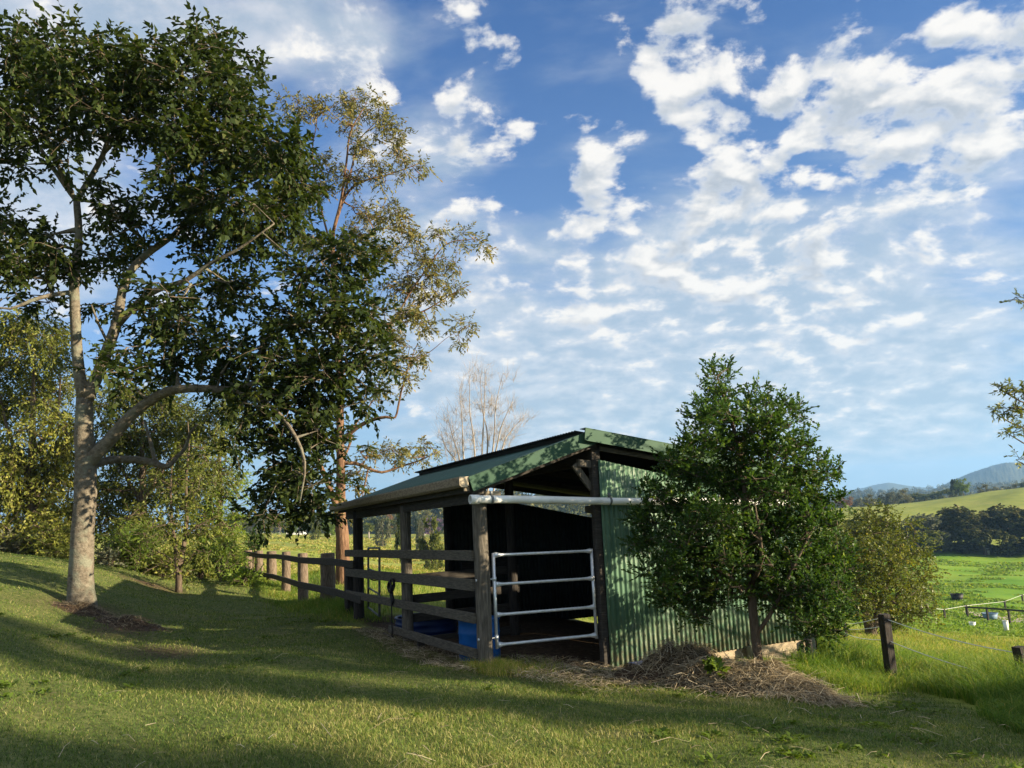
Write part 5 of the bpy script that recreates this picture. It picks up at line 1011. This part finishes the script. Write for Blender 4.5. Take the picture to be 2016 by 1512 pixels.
PUFF = [(1290, 75, 95, .5), (1330, 120, 90, .45), (1440, 85, 90, .55), (1380, 110, 70, .3), (1290, 150, 60, .2), (1360, 20, 70, .25), (1500, 70, 60, .3), (1610, 100, 80, .3), (1690, 80, 80, .4), (1720, 140, 80, .35), (1850, 60, 80, .3), (1960, 60, 140, .5), (1900, 160, 150, .5), (2000, 220, 170, .5), (1800, 200, 80, .2), (1870, 280, 120, .35),
        (1480, 200, 120, .42), (1590, 190, 100, .5), (1380, 230, 90, .3), (1650, 240, 90, .4), (1740, 260, 90, .35), (1340, 200, 60, .25), (1200, 255, 90, .45), (1260, 240, 60, .3), (1140, 340, 80, .45), (1210, 370, 90, .42), (1270, 350, 50, .3), (1380, 300, 120, .35), (1500, 330, 140, .3), (1440, 380, 110, .35), (1640, 330, 120, .3), (1780, 340, 120, .3), (1880, 350, 70, .35), (1310, 390, 60, .2),
        (1095, 435, 60, .4), (1130, 470, 90, .38), (1200, 440, 80, .32), (1290, 470, 120, .38), (1440, 430, 90, .35), (1330, 540, 90, .3), (1150, 570, 110, .4), (1250, 590, 120, .35), (1450, 520, 180, .4), (1650, 480, 180, .35), (1580, 620, 200, .35), (1850, 430, 110, .22), (1900, 560, 160, .3), (1060, 620, 150, .3), (1300, 700, 250, .3), (1700, 720, 200, .28),
        (930, 40, 80, .6), (970, 110, 70, .6), (900, 175, 60, .5), (890, 250, 70, .5), (915, 315, 60, .6), (1000, 240, 80, .4), (1050, 265, 60, .4), (1120, 185, 50, .3), (700, 130, 120, .28), (640, 60, 140, .25), (870, 400, 130, .25), (980, 440, 80, .26), (900, 520, 140, .25), (720, 260, 140, .18), (850, 700, 200, .25), (980, 560, 120, .22),
        (1060, 100, 150, -.25), (1080, 330, 70, -.2), (1020, 380, 90, -.15), (1180, 160, 110, -.15), (1600, 20, 90, -.12), (1980, 385, 80, -.35), (1790, 110, 60, -.1), (1700, 60, 60, -.1), (1330, 440, 60, -.1)]
cov = blobsum(PUFF)
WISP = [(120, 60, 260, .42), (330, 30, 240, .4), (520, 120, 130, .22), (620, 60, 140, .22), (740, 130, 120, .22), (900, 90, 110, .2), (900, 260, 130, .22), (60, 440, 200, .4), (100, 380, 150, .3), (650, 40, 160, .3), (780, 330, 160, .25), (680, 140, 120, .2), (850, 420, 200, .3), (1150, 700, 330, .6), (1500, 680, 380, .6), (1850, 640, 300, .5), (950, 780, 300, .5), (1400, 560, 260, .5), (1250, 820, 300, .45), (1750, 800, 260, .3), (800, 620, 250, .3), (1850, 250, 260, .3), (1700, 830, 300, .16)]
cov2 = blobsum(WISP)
# unseen cloud sheets overhead and behind the view, added to lift the fill light
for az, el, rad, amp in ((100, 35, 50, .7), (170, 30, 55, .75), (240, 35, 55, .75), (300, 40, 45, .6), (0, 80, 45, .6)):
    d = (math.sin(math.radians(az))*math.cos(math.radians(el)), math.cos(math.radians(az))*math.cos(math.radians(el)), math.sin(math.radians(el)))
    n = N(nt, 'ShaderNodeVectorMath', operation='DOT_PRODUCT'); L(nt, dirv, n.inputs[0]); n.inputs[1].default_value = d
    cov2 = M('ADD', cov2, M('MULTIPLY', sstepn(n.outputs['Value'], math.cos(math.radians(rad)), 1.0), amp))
warp = N(nt, 'ShaderNodeTexNoise', Scale=2.2, Detail=3.0, Roughness=.5); L(nt, plane, warp.inputs['Vector'])
wv = N(nt, 'ShaderNodeVectorMath', operation='MULTIPLY_ADD'); L(nt, warp.outputs['Color'], wv.inputs[0]); wv.inputs[1].default_value = (.12, .12, 0); L(nt, plane, wv.inputs[2])
def fbm(vec, sc, det, rg): return noise(nt, vec, sc, det, rg)
d1 = fbm(wv.outputs[0], 11.0, 12, .58)
lowd = fbm(wv.outputs[0], 11.0, 5, .5)
up_ = N(nt, 'ShaderNodeVectorMath', operation='MULTIPLY_ADD'); L(nt, plane, up_.inputs[0]); up_.inputs[1].default_value = (-.028, -.028, 0); L(nt, off(wv.outputs[0], (float(SUN[0])*.02, float(SUN[1])*.02, 0)), up_.inputs[2])
d2 = fbm(up_.outputs[0], 11.0, 5, .5)
covc = M('MINIMUM', cov, .95)
dens = M('ADD', M('MULTIPLY', M('SUBTRACT', d1, .5), 2.7), M('SUBTRACT', M('MULTIPLY', covc, .62), .335))
alpha = sstepn(dens, -.09, .27)
core = sstepn(dens, .05, .42)
lit = sstepn(M('SUBTRACT', lowd, d2), -.09, .16)   # thinner towards the sun: the lit flank
wn = N(nt, 'ShaderNodeMapping'); L(nt, wv.outputs[0], wn.inputs[0]); wn.inputs['Scale'].default_value = (1.2, 2.4, 1); wn.inputs['Rotation'].default_value = (0, 0, .5)
w1 = fbm(wn.outputs[0], 2.6, 8, .58)
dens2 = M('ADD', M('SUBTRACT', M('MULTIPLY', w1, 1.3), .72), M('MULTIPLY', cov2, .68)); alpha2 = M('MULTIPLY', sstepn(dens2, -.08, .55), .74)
CS = .333/SKY
skyt = mixc(nt, 1.0, sky.outputs[0], (.29, .55, .92), 'MULTIPLY')
hz_ = M('POWER', M('SUBTRACT', 1.0, zz), 3.8)
vis = sstepn(sx_.outputs[2], .0, .07)
basec = mixc(nt, M('MULTIPLY', hz_, .92), skyt, (.52*CS, .69*CS, .8*CS))
c2 = mixc(nt, sstepn(d1, .36, .62), (.52*CS, .62*CS, .7*CS), (.84*CS, .86*CS, .87*CS))
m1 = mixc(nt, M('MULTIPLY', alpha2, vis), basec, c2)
shade = mixc(nt, core, (.7*CS, .74*CS, .8*CS), (.5*CS, .55*CS, .61*CS))
c1 = mixc(nt, lit, shade, (1.04*CS, 1.0*CS, .94*CS))
m2 = mixc(nt, M('MULTIPLY', M('MULTIPLY', alpha, vis), .96), m1, c1)
L(nt, m2, bg.inputs[0]); bg.inputs[1].default_value = SKY
W.cycles.sampling_method = 'MANUAL'; W.cycles.sample_map_resolution = 512
# ------------------------------------------------------------------ sun, haze, camera
sl = bpy.data.lights.new('sun', 'SUN'); sl.energy = 5.0; sl.angle = math.radians(.53); sl.color = (1.0, .85, .6)
so = bpy.data.objects.new('sun', sl); COL.objects.link(so); so.rotation_euler = Vector(SUN).to_track_quat('Z', 'Y').to_euler()
HAZE = True
if HAZE:
    m = bpy.data.materials.new('thin_air'); m.use_nodes = True; n_t = m.node_tree; n_t.nodes.clear()
    out = N(n_t, 'ShaderNodeOutputMaterial'); pv = N(n_t, 'ShaderNodeVolumePrincipled', Density=.00018, Anisotropy=.2); pv.inputs['Color'].default_value = (.32, .6, 1.0, 1)
    L(n_t, pv.outputs[0], out.inputs['Volume'])
    mb = MB(); mb.frame(np.zeros(3), np.array([1., 0, 0]), np.array([0, 1., 0]), ZV, -5600, 5600, -5600, 5900, -75, 240)
    hzo = build('haze', mb, m); tag(hzo, 'thin blue air', None, None, 'stuff')
cam = bpy.data.cameras.new('camera'); co = bpy.data.objects.new('camera', cam); COL.objects.link(co); scene.camera = co
cam.sensor_fit = 'HORIZONTAL'; cam.sensor_width = 36; cam.lens = 36*F/2016; cam.clip_end = 12000; cam.clip_start = .05
from mathutils import Matrix
co.matrix_world = Matrix(((RT[0], UP[0], -fw[0], 0), (RT[1], UP[1], -fw[1], 0), (RT[2], UP[2], -fw[2], 0), (0, 0, 0, 1)))
vs = scene.view_settings; vs.view_transform = 'Standard'; vs.look = 'None'; vs.exposure = 1.6; vs.gamma = 1.0; vs.use_curve_mapping = False
scene.cycles.max_bounces = 6; scene.cycles.diffuse_bounces = 3; scene.cycles.glossy_bounces = 2; scene.cycles.transmission_bounces = 3; scene.cycles.volume_bounces = 0; scene.cycles.transparent_max_bounces = 4
scene.cycles.use_denoising = True; scene.cycles.sample_clamp_indirect = 6
